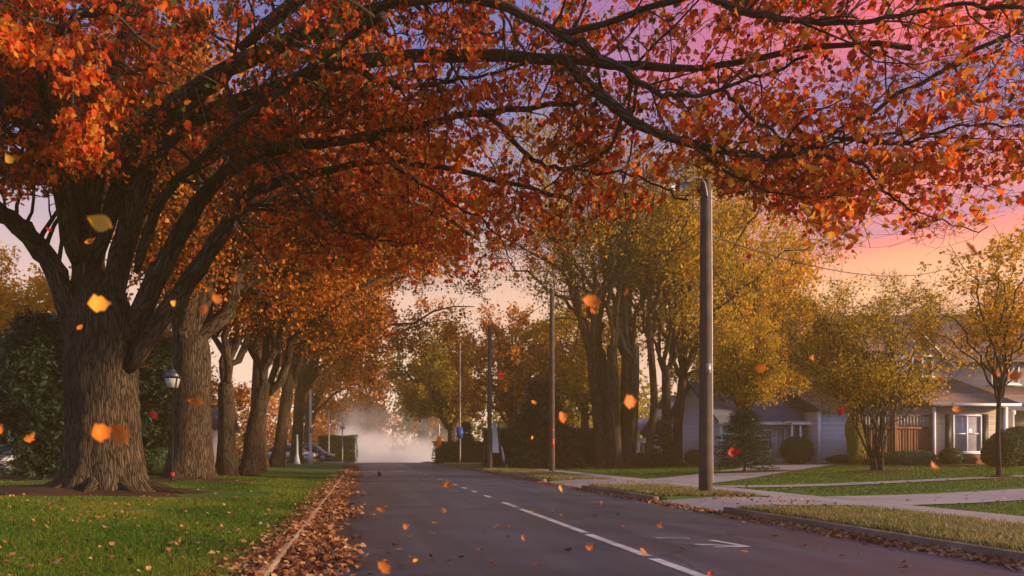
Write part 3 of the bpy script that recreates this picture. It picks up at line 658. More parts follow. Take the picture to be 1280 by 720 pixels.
make_tree('street_tree', 'russet tree fading into the mist on the left at the end of the road', 'tree', rowg, (-6.5, 92), 4, .5, (-3.5, 92, 13), (8.5, 8, 9.5), 9, (8, 6, 5), (.34, .26, .18), 8, .34, 'dia', 'russet', 'bark_far', roots=.3, lower=-.5)
make_tree('background_tree', 'pale hazy tree closing the view above the misty road end', 'tree', 'hazy trees at the end of the road', (-1.5, 124), 4, .5, (-1.0, 124, 10), (7, 6, 9), 9, (7, 6, 5), (.36, .28, .2), 8, .5, 'dia', 'russet', 'bark_far', lower=-.7)
make_tree('background_tree', 'pale hazy tree right of the misty road end', 'tree', 'hazy trees at the end of the road', (9, 118), 4, .5, (10, 118, 8.5), (6.5, 6, 8), 9, (7, 6, 5), (.36, .28, .2), 9, .5, 'dia', 'golden', 'bark_far', lower=-.7)
make_tree('background_tree', 'amber tree glowing behind the dark evergreen at the far left', 'tree', 'trees behind the left lawn', (-20, 46), 3, .35, (-20, 46, 8.2), (6.5, 5, 5.4), 10, (7, 6, 5), (.36, .28, .2), 16, .24, 'dia', 'yellow', 'bark_far', lower=-.6)
make_tree('background_tree', 'orange brown tree seen between the left row trunks', 'tree', 'trees behind the left lawn', (-13, 52), 2.5, .3, (-13, 52, 6.8), (6.0, 4.5, 5.6), 9, (7, 6, 5), (.36, .28, .2), 15, .26, 'dia', 'russet', 'bark_far', lower=-.7)
make_conifer('evergreen_tree', 'broad dark evergreen left of the huge maple trunk', 'dark evergreens behind the left lawn', (-11.9, 29.5), 6.2, 5.8, nb=300, leaf=.24, skirt=.03)
make_conifer('evergreen_tree', 'dark evergreen cut by the left edge of the photo', 'dark evergreens behind the left lawn', (-15.2, 31.5), 5.9, 5.2, nb=230, leaf=.24, skirt=.03)
make_conifer('evergreen_tree', 'dark evergreen hidden behind the trunk and post lantern', 'dark evergreens behind the left lawn', (-8.4, 32.5), 5.8, 4.4, nb=220, leaf=.22, skirt=.03)
make_bush('shrub', 'low silvery shrub at the foot of the dark trees behind the lantern', 'shrubs behind the left lawn', P0(196, 31), (.9, .6, .55), 'shrub', 2600, .08)
make_bush('shrub', 'dark glossy bush between the huge maple and the lantern', 'shrubs behind the left lawn', P0(186, 33), (1.3, .9, 1.5), 'hedge', 5200, .10)
make_bush('shrub', 'low dark shrub along the soil bed left of the maple', 'shrubs behind the left lawn', P0(50, 30.5), (1.8, .8, .7), 'hedge', 4200, .09)

# right side tall trees
rg = 'tall golden trees behind the right houses and poles'
make_tree('tall_tree', 'tall many-stemmed golden tree behind the second utility pole, dark cluster of trunks', 'tree', rg, (14.9, 47), 6.8, .80, (12.2, 47, 14.0), (8.2, 6, 8.0), 20, (8, 6, 5), (.34, .26, .18), 7, .18, 'dia', 'golden', 'bark_r', stems=5, lower=-.25, trop=(0, 0, .12), roots=.3, dens=.5)
make_tree('tall_tree', 'tall olive gold tree with forked trunk between the two near utility poles', 'tree', rg, (18.4, 47.5), 5.6, .46, (20.6, 47.5, 12.2), (8.4, 6, 8.6), 16, (8, 6, 5), (.34, .26, .18), 7, .18, 'dia', 'golden', 'bark_r', stems=2, lower=-.55, trop=(0, 0, .03), dens=.95, droop=.12)
make_tree('tall_tree', 'tall golden tree with hanging foliage at the edge of the pink sky', 'tree', rg, (27.5, 56), 5.0, .50, (26.5, 56, 13.2), (5.8, 5, 7.8), 10, (8, 6, 5), (.4, .3, .22), 13, .24, 'dia', 'yellow', 'bark_r', lower=-.75, droop=.25, trop=(0, 0, -.02), dens=1.2)
make_tree('tall_tree', 'leaning slender tree just right of the many-stemmed one', 'tree', rg, (16.4, 46), 8, .22, (17.6, 46.5, 15), (5.0, 4.5, 4.5), 7, (7, 6, 5), (.36, .28, .2), 12, .2, 'dia', 'golden', 'bark_r', lower=-.4, lean=.3)
make_tree('background_tree', 'broad olive tree over the far right kerb where the mist begins', 'tree', 'distant trees right of the road', (9.5, 84), 3.5, .45, (7.6, 84, 9.4), (6.0, 6, 5.6), 9, (8, 6, 5), (.36, .28, .2), 11, .32, 'dia', 'olive', 'bark_far', lower=-.7, dens=1.2)
make_tree('background_tree', 'hazy brown tree behind the far utility pole', 'tree', 'distant trees right of the road', (13.5, 72), 3.5, .4, (13, 72, 8.6), (5.6, 6, 6.4), 9, (8, 6, 5), (.36, .28, .2), 11, .3, 'dia', 'russet', 'bark_far', lower=-.75)
make_tree('background_tree', 'hazy olive tree beyond the dark spruce', 'tree', 'distant trees right of the road', (19.5, 70), 4, .4, (19, 70, 9), (6.5, 6, 7), 9, (8, 6, 5), (.36, .28, .2), 11, .3, 'dia', 'golden', 'bark_far', lower=-.75)
make_tree('background_tree', 'golden tree behind the slate roofed house', 'tree', 'distant trees right of the road', (31, 64), 4, .4, (31, 64, 8.6), (7.5, 6, 6), 9, (8, 6, 5), (.36, .28, .2), 11, .3, 'dia', 'olive', 'bark_far', lower=-.75)
make_tree('background_tree', 'rust coloured tree behind the brown roof at the right edge', 'tree', 'distant trees right of the road', (50, 62), 4, .4, (50, 62, 8.5), (7, 6, 6), 8, (7, 6, 5), (.36, .28, .2), 11, .3, 'dia', 'russet', 'bark_far', lower=-.75)
make_tree('yard_tree', 'small multi-stemmed tree with a wide golden crown on the bright lawn', 'tree', None, (19.95, 31), .55, .17, (19.6, 31, 5.3), (4.8, 3.5, 2.7), 20, (8, 6, 5), (.36, .26, .2), 8, .105, 'dia', 'golden', 'twig', stems=4, stem_spread=.25, lower=-.45, trop=(0, 0, .14), roots=.2, jit=.12, dens=.35)
make_tree('yard_tree', 'golden leaning tree hanging over the slate roof beside the near pole', 'tree', None, (20.4, 43), 3.0, .16, (20.8, 43, 5.9), (3.4, 2.6, 2.3), 11, (8, 6, 5), (.36, .26, .2), 9, .14, 'dia', 'golden', 'bark_r', lower=-.6, droop=.1, dens=.6)
make_tree('young_tree', 'thin young tree with sparse amber leaves in front of the tan house', 'tree', None, (19.9, 25), 2.7, .07, (19.9, 25, 5.9), (2.7, 2.2, 3.2), 12, (7, 5, 3), (.34, .24, .18), 6, .11, 'mid', 'yellow', 'twig', lower=-.6, trop=(0, 0, .08), roots=.15, jit=.06, dens=.6)
make_conifer('spruce_tree', 'tall dark spruce between the two middle utility poles', 'spruces on the right lawns', (11.2, 49.8), 5.5, 4.8, nb=280, leaf=.28, skirt=.02)
make_conifer('spruce_tree', 'small layered spruce in front of the slate roofed house', 'spruces on the right lawns', (16.7, 35), 2.9, 3.1, nb=120, leaf=.11, skirt=.12)
make_conifer('spruce_tree', 'small dense spruce beside the forked golden tree', 'spruces on the right lawns', (17.3, 46), 2.7, 2.3, nb=110, leaf=.12, skirt=.02)
make_conifer('spruce_tree', 'little dark spruce near the far blue street sign', 'spruces on the right lawns', (9.8, 76), 4.0, 2.8, nb=110, leaf=.2, skirt=.02)
hg = 'clipped hedges'
make_bush('hedge', 'long dark hedge behind the second utility pole', hg, (12.0, 52.5), (4.4, .8, 1.30), 'hedge', 12000, .11, True, 'hedge', .05)
make_bush('hedge', 'dark hedge beyond the far right kerb beside the white board', hg, (9.3, 73), (2.9, .8, 1.0), 'hedge', 5000, .14, True, 'hedge', .05)
make_bush('hedge', 'dark hedge at the misty end of the left kerb', hg, (-2.9, 92), (2.3, .8, 1.55), 'hedge', 4200, .16, True, 'hedge', .05)
make_bush('hedge', 'tall green hedge in front of the porch at the right edge', hg, (30.7, 37.0), (1.7, .9, .95), 'hedge', 7000, .10, False, 'hedge', .08)
make_bush('hedge', 'leafy hedge behind the thin young tree', hg, (28.0, 35.0), (.75, .7, .82), 'hedge', 5200, .10, False, 'hedge', .1)
sg = 'shrubs along the right houses'
make_bush('shrub', 'round clipped dark bush beside the white entry posts', sg, (23.5, 43.3), (.86, .8, .78), 'hedge', 5200, .06, lump=.03)
make_bush('shrub', 'low round dark bush near the many-stemmed tree', sg, (16.1, 46.0), (.62, .6, .46), 'hedge', 2600, .07, lump=.04)
make_bush('shrub', 'yellow green round bush behind the near utility pole', sg, (19.3, 46.5), (.62, .6, .48), 'lime', 2800, .07, lump=.05)
make_bush('shrub', 'small clipped dark shrub under the left shutter', sg, (28.9, 39.3), (.62, .45, .46), 'hedge', 2400, .06, lump=.04)
make_bush('shrub', 'small clipped dark shrub under the right shutter', sg, (31.0, 39.3), (.6, .45, .46), 'hedge', 2400, .06, lump=.04)
make_bush('shrub', 'loose grey green shrub before the brown fence', sg, (26.9, 39.2), (1.4, .6, .40), 'shrub', 4200, .085, lump=.2)
make_bush('shrub', 'low green shrub at the corner of the grey wall', sg, (25.6, 42.9), (.8, .3, .28), 'hedge', 2200, .07, lump=.2)
make_bush('shrub', 'tall leafy shrub between the grey wall and the brown fence', sg, (24.55, 39.9), (.42, .4, 1.3), 'olive', 3600, .10, lump=.25)

# treelines too far off to tell one tree from the next
def treeline(name, x0, x1, y, h, mat, n, leaf, seed):
    mb = MB(); r = np.random.default_rng(seed); k = 26
    cx = np.linspace(x0, x1, k) + r.normal(size=k) * 3; rad = r.uniform(.7, 1.2, k) * h * .5; cz = r.uniform(.35, .6, k) * h; cy = y + r.normal(size=k) * 8
    i = r.integers(0, k, n); d = norm(r.normal(size=(n, 3))) * (r.uniform(.5, 1, n) ** .4)[:, None]
    C = np.c_[cx[i], cy[i], cz[i] - 3] + d * np.c_[rad[i] * 1.1, rad[i], rad[i]]
    leaves(mb, C, leaf, 'dia'); low = np.c_[r.uniform(x0, x1, n // 3), y + r.normal(size=n // 3) * 6, r.uniform(-3, h * .4, n // 3)]; leaves(mb, low, leaf, 'dia')
    Q = np.stack([np.c_[cx, cy, np.full(k, -3.2)], np.c_[cx, cy, cz]], 1); mb.tubes(Q, np.tile([[.35, .2]], (k, 1)), 6)
    o = mb.build(name, M[mat]); tag(o, None, None, None, 'stuff'); return o
treeline('distant_woods', -70, 4, 150, 15, 'russet', 26000, .8, 3)
treeline('distant_woods', 14, 120, 130, 15, 'olive', 30000, .75, 4)
treeline('distant_woods', -60, -16, 75, 8, 'spruce', 22000, .4, 5)
# ================================================================== GRASS AND FALLEN LEAVES
def blades(mb, X, Y, h, w, rnd):
    n = len(X); z = gz(X, Y); th = R.uniform(0, 2 * PI, n); dx = np.cos(th) * w; dy = np.sin(th) * w
    lean = R.normal(size=(n, 2)) * (h * .45)[:, None]
    b = np.c_[X, Y, z - .01]; V = np.stack([b - np.c_[dx, dy, 0 * dx], b + np.c_[dx, dy, 0 * dx], b + np.c_[lean[:, 0], lean[:, 1], h]], 1)
    mb.add(V.reshape(-1, 3), [np.arange(3 * n).reshape(n, 3)], rnd=rnd)
def ysamp(n, a, b, p=1.0): # density falling with distance
    u = R.random(n); return a * (b / a) ** (u ** p)
def clear(X, Y, m=.0):
    return ~((((X + 6.6) / 4.4) ** 2 + ((Y - 19.6) / 2.4) ** 2 < 1) | (((X + 6.1) / 2.2) ** 2 + ((Y - 27.6) / 1.3) ** 2 < 1))
n = 190000; Y = ysamp(n, 6.2, 34); X = -1.0 - R.random(n) * (np.maximum(.47 * Y - .6, .5)); k = clear(X, Y); X, Y = X[k], Y[k]
mb = MB(); blades(mb, X, Y, R.uniform(.025, .065, len(X)) * (1 + .3 * np.sin(X * 3) * np.sin(Y * 2)), .0035 + Y * .00038, np.clip(R.normal(.5, .2, len(X)) + .16 * np.sin(X * 2.1 + Y) * np.sin(Y * .8) + .22 * np.sin(X * .7 + 2) * np.sin(Y * .37 + X * .3), 0, 1))
o = mb.build('lawn_grass', M['grass']); tag(o, 'green lawn grass left of the road', 'grass', None, 'stuff')
n = 120000; Y = ysamp(n, 7.5, 70, .8); X = R.uniform(7.08, 9.52, n); dr = np.zeros(n, bool)
for a, b in DRIVES: dr |= (Y > a - .15) & (Y < b + .15)
X, Y = X[~dr], Y[~dr]
mb = MB(); blades(mb, X, Y, R.uniform(.04, .12, len(X)), .004 + Y * .0005, np.clip(R.normal(.55, .24, len(X)), 0, 1))
o = mb.build('verge_grass', M['drygrass']); tag(o, 'straw coloured rough grass of the right verge', 'grass', None, 'stuff')
n = 110000; Y = ysamp(n, 9.5, 44, .75); X = R.uniform(10.8, 32, n); s1 = (Y - 15.7) - (X - 10.75) * .352
dr = ((s1 > -.1) & (s1 < 3.1)) | (X > Y * .88) | ((Y > 25.4 + (X - 10.75) * 1.12) & (Y < 30.4 + (X - 10.75) * 1.12)) | ((Y - 23.2 - (X - 10.75) * .151 > -.1) & (Y - 24.4 - (X - 10.75) * .107 < .1))
X, Y = X[~dr], Y[~dr]
mb = MB(); blades(mb, X, Y, R.uniform(.03, .07, len(X)), .004 + Y * .0005, np.clip(R.normal(.42, .17, len(X)), 0, 1))
o = mb.build('lawn_grass', M['grass']); tag(o, 'bright green grass of the right front lawns', 'grass', None, 'stuff')

def litter(name, X, Y, Z, size, label, tpl='mid', lo=0., hi=1., mat='litter'):
    C = np.c_[X, Y, Z]; mb = MB(); n = len(C); nr = R.normal(size=(n, 3)) * .45; nr[:, 2] = 1
    TV, TF = {'maple': (MAPLE_V, MAPLE_F), 'mid': (MID_V, MID_F), 'dia': (DIA_V, DIA_F)}[tpl]
    M3 = rotmats(nr, R.uniform(0, 2 * PI, n)); s_ = size * R.uniform(.55, 1.2, n); tv = TV[None] * np.stack([R.uniform(.7, 1.1, n), np.ones(n), R.uniform(-1.8, 2.2, n)], 1)[:, None, :]
    V = np.einsum('nij,nkj->nki', M3, tv) * s_[:, None, None] + C[:, None, :]; kk = len(TV)
    mb.add(V.reshape(-1, 3), [(TF[None] + (np.arange(n) * kk)[:, None, None]).reshape(-1, 3)], rnd=np.repeat(R.uniform(lo, hi, n), len(TF)))
    o = mb.build(name, M[mat]); tag(o, label, 'fallen leaves', None, 'stuff'); return o
n = 8200; Y = ysamp(n, 5.5, 72, 1.1); w = np.abs(R.normal(size=n)); X = LC + .02 + w * (.27 + .07 * np.sin(Y * .9)) 
k = X < .35 + .1 * R.random(n); X, Y, w = X[k], Y[k], w[k]
litter('leaf_litter', X, Y, CROWN(X, Y) + .02 + R.random(len(X)) * .085 * np.exp(-w), .115, 'drift of brown and rust leaves in the left gutter', 'mid')
n = 2300; Y = ysamp(n, 6, 60); X = LC - .02 - np.abs(R.normal(size=n)) * .22; litter('leaf_litter', X, Y, np.where(X < LC - .15, gz(X, Y), .13) + .03, .10, 'leaves spilled over the left kerb', 'mid')
n = 7000; Y = ysamp(n, 7.5, 75, 1.0); w = np.abs(R.normal(size=n)); X = RC - .02 - w * .13; litter('leaf_litter', X, Y, CROWN(X, Y) + .015 + R.random(n) * .05 * np.exp(-w), .085, 'line of orange leaves along the right kerb', 'mid', .3, 1.)
n = 650; Y = ysamp(n, 6.5, 40, .9); X = -1.0 - R.random(n) * (.47 * Y); litter('leaf_litter', X, Y, gz(X, Y) + .045, .085, 'leaves strewn over the left lawn', 'mid', .1, 1)
n = 2200; Y = ysamp(n, 8, 45, .8); X = np.where(R.random(n) < .6, R.uniform(7.1, 9.5, n), R.uniform(10.8, 26, n)); litter('leaf_litter', X, Y, gz(X, Y) + .045, .08, 'leaves strewn over the right verge and lawns', 'mid', .2, 1)
# single leaves lying on the carriageway: each its own thing
LEAFM = {}
for nm, c in (('orange', (.75, .20, .015)), ('golden', (.80, .38, .03)), ('red', (.60, .04, .012)), ('dark', (.07, .025, .02)), ('rust', (.42, .12, .03))):
    c = tuple(v * .82 for v in c); LEAFM[nm] = leafmat('single_leaf_' + nm, [(0, tuple(v * .75 for v in c)), (.5, c), (1, tuple(min(1, v * 1.25) for v in c))], .25, zscale=14.)
def leafmesh(kind, curl):
    if kind == 'maple': V, Fc = MAPLE_V.copy(), MAPLE_F
    elif kind in ('oval', 'broad'): # 3-4 ring oval blade
        t = np.linspace(0, 1, 7); w = .30 * np.sin(PI * t ** .85) + .004 if kind == 'oval' else .40 * np.sin(PI * t ** .8) * np.array([1, .8, 1.12, .82, 1.15, .8, 1]) + .004; V = np.concatenate([np.c_[-w, t - .5, 0 * t], np.c_[0 * t, t - .5, 0 * t - .04], np.c_[w, t - .5, 0 * t]])
        Fc = np.array([(i + a, i + a + 7, i + a + 8) for i in range(6) for a in (0, 7)] + [(i + a, i + a + 8, i + a + 1) for i in range(6) for a in (0, 7)])
    V[:, 2] = V[:, 2] * 1.2 + curl * (V[:, 1] ** 2) + curl * .9 * V[:, 0] ** 2 + curl * .5 * V[:, 0] * V[:, 1]
    st = np.array([(-.012, -.5, 0), (.012, -.5, 0), (.02, -.85, .03 + curl * .3), (.004, -.85, .03 + curl * .3)])
    return V, Fc, st
_lm = {}
def single_leaf(name, kind, mat, curl, loc, rot, size, label, cat, group, s3=(1, 1, 1)):
    key = (kind, mat, curl)
    if key not in _lm:
        V, Fc, st = leafmesh(kind, curl); mb = MB(); mb.add(V, [Fc], rnd=R.uniform(.3, .7, len(Fc)) * 0 + .5); a = mb.build(name, LEAFM[mat], smooth=True)
        m2 = MB(); m2.add(st, [np.array([(0, 1, 2, 3)])]); b = m2.build('leaf_stalk', M['twig']); _lm[key] = (a.data, b.data); COL.objects.unlink(a); COL.objects.unlink(b); bpy.data.objects.remove(a); bpy.data.objects.remove(b)
    o = bpy.data.objects.new(name, _lm[key][0]); s = bpy.data.objects.new('leaf_stalk', _lm[key][1]); link(o); link(s, o)
    o.location = loc; o.rotation_euler = rot; o.scale = tuple(size * v for v in s3); tag(o, label, cat, group); return o
rl = {'golden': [(446, 603), (526, 648), (544, 655), (512, 672), (497, 661), (665, 641), (620, 660), (701, 646), (930, 692), (541, 669), (498, 688), (515, 698)],
      'rust': [(482, 634), (433, 625), (565, 661), (604, 664), (637, 661), (520, 706), (560, 703), (600, 690), (1030, 690), (1049, 697), (1075, 694), (1131, 705), (1128, 712), (1003, 684), (866, 674), (615, 706), (672, 709), (1010, 655), (780, 661)],
      'dark': [(486, 693), (494, 683), (636, 673), (742, 646), (771, 645), (853, 689), (912, 670), (709, 691), (575, 698), (1113, 689), (968, 671), (540, 698), (1082, 681)]}
for m_, L_ in rl.items():
    for i, (px, py) in enumerate(L_):
        D = F * (CH - .03) / (py - VY); x = (px - VX) * D / F
        single_leaf('road_leaf', 'maple', m_, (.25, .5)[i % 2], (x, D, float(CROWN(x, D)) + .03), (R.normal() * .25, R.normal() * .25, R.uniform(0, 6)), .085 * R.uniform(.8, 1.2),
            {'golden': 'small golden leaf lying on the grey asphalt', 'rust': 'small rust brown leaf lying on the grey asphalt', 'dark': 'small dark shrivelled leaf lying on the asphalt'}[m_], 'leaf', {'golden': 'golden leaves lying on the road', 'rust': 'rust leaves lying on the road', 'dark': 'dark leaves lying on the road'}[m_])
# leaves drifting down through the air
FG = 'leaves drifting down through the air'
FL = [ # photo x, y, distance, size in photo px, kind, colour, roll deg, pitch, label
 (126, 279, 2.6, 46, 'oval', 'golden', -62, .5, 'large blurred yellow orange leaf drifting before the dark fork of the big maple'),
 (114, 302, 5.0, 16, 'oval', 'orange', 60, .9, 'thin curled orange leaf just under the big yellow drifting one'),
 (123, 380, 2.9, 34, 'maple', 'golden', 80, .8, 'round golden drifting leaf in front of the top of the maple trunk'),
 (100, 409, 5.5, 12, 'oval', 'orange', 35, .8, 'small orange leaf at the left edge of the big trunk'),
 (125, 541, 2.4, 34, 'maple', 'orange', 70, .8, 'left half of the pair of big orange leaves before the lower trunk'),
 (152, 544, 2.3, 44, 'maple', 'orange', -50, .5, 'right larger leaf of the pair before the lower trunk'),
 (37, 547, 4.5, 17, 'maple', 'orange', 30, .9, 'orange leaf drifting before the dark evergreen at left'),
 (1, 538, 4.0, 18, 'oval', 'orange', 10, .6, 'orange leaf cut by the left edge of the photo'),
 (12, 200, 5.0, 22, 'oval', 'golden', -30, .6, 'golden leaf hanging in the air at the upper left edge'),
 (192, 519, 3.8, 20, 'oval', 'red', -70, .8, 'bright red drifting leaf left of the post lantern'),
 (247, 503, 3.3, 27, 'oval', 'orange', -75, .5, 'narrow orange leaf drifting across the second trunk'),
 (256, 388, 2.8, 26, 'oval', 'orange', -70, .8, 'blurred orange leaf above the second trunk, left of its twin'),
 (271, 374, 3.0, 22, 'maple', 'orange', -20, .8, 'blurred orange leaf above the second trunk, right of its twin'),
 (215, 380, 4.6, 15, 'oval', 'golden', 45, .8, 'small golden leaf in front of the sunlit right limb'),
 (162, 374, 4.6, 13, 'oval', 'orange', -35, .8, 'small orange leaf between the limbs of the fork'),
 (192, 324, 5.2, 12, 'oval', 'red', 55, .9, 'tiny red leaf between the limbs of the fork'),
 (62, 288, 5.2, 12, 'oval', 'red', -50, .9, 'tiny red leaf before the dark left limb'),
 (738, 377, 3.0, 28, 'maple', 'orange', -75, .9, 'flat bright orange leaf drifting before the golden trees'),
 (741, 389, 3.4, 14, 'maple', 'orange', 0, .9, 'smaller orange leaf hanging just under the flat bright one'),
 (783, 366, 3.6, 13, 'oval', 'orange', 5, .6, 'oval orange leaf up and right of the flat bright one'),
 (715, 392, 4.5, 10, 'oval', 'orange', -30, .6, 'small orange leaf down and left of the flat bright one'),
 (787, 502, 3.0, 28, 'maple', 'orange', 80, .8, 'orange leaf drifting across the dark cluster of trunks'),
 (701, 522, 3.6, 21, 'maple', 'orange', 60, .8, 'orange leaf just right of the second utility pole'),
 (667, 503, 5.0, 10, 'oval', 'orange', -60, .8, 'small orange leaf before the dark spruce, upper one'),
 (665, 547, 5.0, 9, 'oval', 'golden', 50, .8, 'small pale leaf before the dark spruce, lower one'),
 (624, 469, 3.8, 19, 'maple', 'red', 70, .9, 'rust red leaf just right of the tall plain pole'),
 (549, 552, 3.6, 20, 'oval', 'orange', 5, .3, 'vivid orange oval leaf hanging in front of the mist'),
 (605, 185, 2.5, 36, 'maple', 'rust', 70, .9, 'large blurred rust leaf under the central bough'),
 (474, 593, 5.0, 9, 'oval', 'dark', -20, .5, 'dark leaf tumbling low over the far road'),
 (561, 606, 4.2, 14, 'oval', 'orange', 80, .7, 'orange leaf low over the far centre line dashes'),
 (476, 637, 3.9, 14, 'oval', 'orange', -70, .7, 'orange leaf low over the left lane, left one'),
 (555, 638, 4.0, 13, 'oval', 'golden', -75, .7, 'golden leaf low over the left lane, right one'),
 (507, 658, 4.5, 10, 'maple', 'rust', 60, .8, 'small rust leaf low over the left lane'),
 (480, 709, 3.2, 25, 'maple', 'orange', -40, .7, 'large orange leaf at the bottom edge of the road'),
 (519, 700, 4.2, 11, 'oval', 'golden', 85, .7, 'thin yellow leaf low over the road near the bottom edge'),
 (700, 611, 4.2, 12, 'oval', 'golden', 5, .5, 'upright yellow leaf low before the far driveway'),
 (751, 628, 3.9, 14, 'oval', 'orange', 85, .7, 'orange leaf low over the right lane before the driveway mouth'),
 (824, 656, 4.2, 12, 'maple', 'rust', 10, .6, 'rust brown leaf low over the right lane, above the arrow'),
 (737, 683, 4.2, 12, 'maple', 'orange', 40, .7, 'orange leaf low over the centre line, left one'),
 (804, 689, 4.2, 11, 'maple', 'orange', -40, .7, 'orange leaf low over the centre line, right one'),
 (653, 673, 4.5, 10, 'oval', 'orange', 5, .6, 'small upright orange leaf left of the centre line'),
 (690, 639, 4.2, 10, 'maple', 'dark', 60, .8, 'dark maroon leaf low beside the centre line'),
 (888, 717, 3.6, 12, 'maple', 'red', 50, .8, 'red leaf at the bottom edge by the centre line'),
 (935, 321, 4.6, 13, 'oval', 'red', 60, .8, 'red leaf right of the near utility pole, high up'),
 (951, 461, 3.5, 20, 'oval', 'orange', -80, .7, 'pale orange leaf above the slate roof, upper one'),
 (951, 479, 4.0, 12, 'maple', 'orange', -30, .7, 'small orange leaf just under the pale one by the slate roof'),
 (916, 565, 3.8, 17, 'maple', 'red', 85, .8, 'bright red leaf in front of the small layered spruce'),
 (1052, 514, 3.8, 16, 'oval', 'red', 10, .5, 'orange red leaf in front of the grey wall'),
 (1015, 447, 4.4, 11, 'maple', 'orange', 30, .8, 'orange leaf in the crown of the small golden tree, upper left'),
 (1147, 447, 4.4, 11, 'maple', 'orange', 30, .8, 'orange leaf at the right side of the small golden tree'),
 (1176, 475, 4.4, 12, 'oval', 'orange', -25, .6, 'orange oval leaf before the little gable'),
 (1213, 310, 3.2, 24, 'maple', 'rust', 20, .7, 'blurred dark rust leaf against the pink sky at right'),
 (1097, 349, 4.6, 10, 'maple', 'rust', 20, .7, 'small brown leaf against the yellow band of sky'),
 (1167, 582, 4.0, 14, 'maple', 'orange', -40, .7, 'orange leaf low over the right lawn'),
 (1197, 511, 4.0, 17, 'oval', 'orange', 85, .9, 'long orange leaf before the shuttered window'),
 (1245, 466, 3.6, 15, 'maple', 'orange', 80, .8, 'orange leaf before the thin young tree, left of two'),
 (1268, 470, 3.4, 20, 'maple', 'orange', 60, .7, 'orange leaf before the tan house, right of two'),
 (1042, 273, 4.2, 15, 'maple', 'rust', 10, .7, 'rust leaf under the dangling twigs against the sky')]
for i, (px, py, D, s, kd, m_, roll, pit, lab) in enumerate(FL):
    if kd == 'maple' and D < 4: kd = 'broad'
    single_leaf('falling_leaf', kd, m_, (.35, 1.1, .7)[i % 3], P(px, py, D), (PI / 2 - pit * .75, math.radians(roll), R.uniform(-.9, .9)), s * D / F * .92, lab, 'falling leaf', FG, (R.uniform(.65, 1.0), 1, 1))

# ================================================================== POLES, SIGNS, LANTERN, WIRES
def rot_tube(mb, pts, r, sides=10): 
    q = resample(pts, 12); mb.tubes(q[None], np.full((1, 12), r), sides)
pg = 'wooden utility poles along the right verge'
def pole(px, D, ytop, r0, r1, label, extra=None, mat='pole_wood', name='utility_pole', cat='pole', group=pg):
    x, y = P0(px, D); z = float(gz(x, y)) - .03; H = CH + (VY - ytop) * D / F - z
    root = empty(name, (x, y, z)); tag(root, label, cat, group)
    m = MB(); m.lathe([(r0 * 1.02, 0), (r0, .4), ((r0 + r1) / 2, H * .5), (r1, H - .06), (r1 * .5, H)], 14); m.build('post', M[mat], root, smooth=True)
    return root, H
up, H = pole(882, 20.6, 224, .165, .125, 'thick near utility pole with a street lamp arm, beside the driveway mouth')
m = MB(); rot_tube(m, [(-.02, -.16, H - .55), (-.12, -.17, H - .12), (-.35, -.17, H - .02), (-.62, -.17, H - .16)], .025); m.build('lamp_arm', M['grey_metal'], up, smooth=True)
m = MB(); m.prism([(-1.0, H - .30), (-.92, H - .22), (-.62, H - .14), (-.52, H - .17), (-.55, H - .25), (-.9, H - .33)], .2, 'y', -.27); hd = m.build('lamp_head', M['grey_metal'], up)
m = MB(); m.prism([(-.95, H - .325), (-.60, H - .265), (-.66, H - .33), (-.88, H - .37)], .14, 'y', -.24); m.build('lens', M['frosted'], hd)
m = MB(); m.tubes(np.array([[[.155, -.06, .3], [.12, -.06, H - .3]]]), np.full((1, 2), .018), 6); m.build('side_tube', M['white_paint'], up)  # thin white tube up the right side of the pole
m = MB(); m.box(-.06, .06, -.19, -.13, 3.1, 3.35); m.build('metal_tag', M['grey_metal'], up)
up2, H = pole(690, 41, 357, .15, .115, 'second utility pole, with a short arm at its top')
m = MB(); rot_tube(m, [(0, -.13, H - .2), (-.2, -.14, H - .05), (-.45, -.14, H), (-.62, -.14, H - .05)], .025); m.build('lamp_arm', M['grey_metal'], up2)
m = MB(); m.box(-.95, -.58, -.22, -.06, H - .12, H - .03); m.build('lamp_head', M['grey_metal'], up2)
m = MB(); m.box(-.07, .07, -.19, -.13, 1.3, 1.75); m.box(-.05, .05, -.185, -.13, 2.1, 2.25); m.build('metal_tag', M['red'], up2)
pole(612, 48, 407, .15, .11, 'plain dark utility pole next to the white board')
p3, H = pole(575, 65, 420, .075, .06, 'thin grey pole carrying a small blue sign', mat='grey_metal', name='sign_pole', group='thin far poles')
m = MB(); m.box(-.30, .22, -.12, -.085, 2.15, 3.05); m.build('blue_panel', M['blue_sign'], p3)
pole(549, 80, 530, .07, .06, 'short white pole standing in the mist at right', mat='white_paint', name='sign_pole', group='thin far poles')
l1, H = pole(388, 66, 487, .13, .09, 'tall white pole in front of the parked cars', mat='white_paint', name='lamp_post', cat='lamp post', group='pale posts at the left side street')
m = MB(); m.box(-.2, .2, -.2, .2, H * .42, H * .42 + .35); m.build('junction_box', M['grey_metal'], l1); m = MB(); m.lathe([(.20, 0), (.2, .9), (.13, 1.0)], 12); m.build('base_sleeve', M['white_paint'], l1)
l2, H = pole(371.5, 63, 543, .10, .07, 'short pale post with a flared foot before the silver car', mat='white_paint', name='marker_post', group='pale posts at the left side street')
m = MB(); m.lathe([(.26, 0), (.2, .3), (.11, .8)], 12); m.build('flared_foot', M['white_paint'], l2)
l3, H = pole(411, 84, 512, .07, .06, 'slim grey post right of the dark car', mat='grey_metal', name='lamp_post', cat='lamp post', group='pale posts at the left side street')
l4, H = pole(428, 90, 537, .07, .06, 'slim lamp post with a globe in the haze at the street corner', mat='grey_metal', name='lamp_post', cat='lamp post', group='pale posts at the left side street')
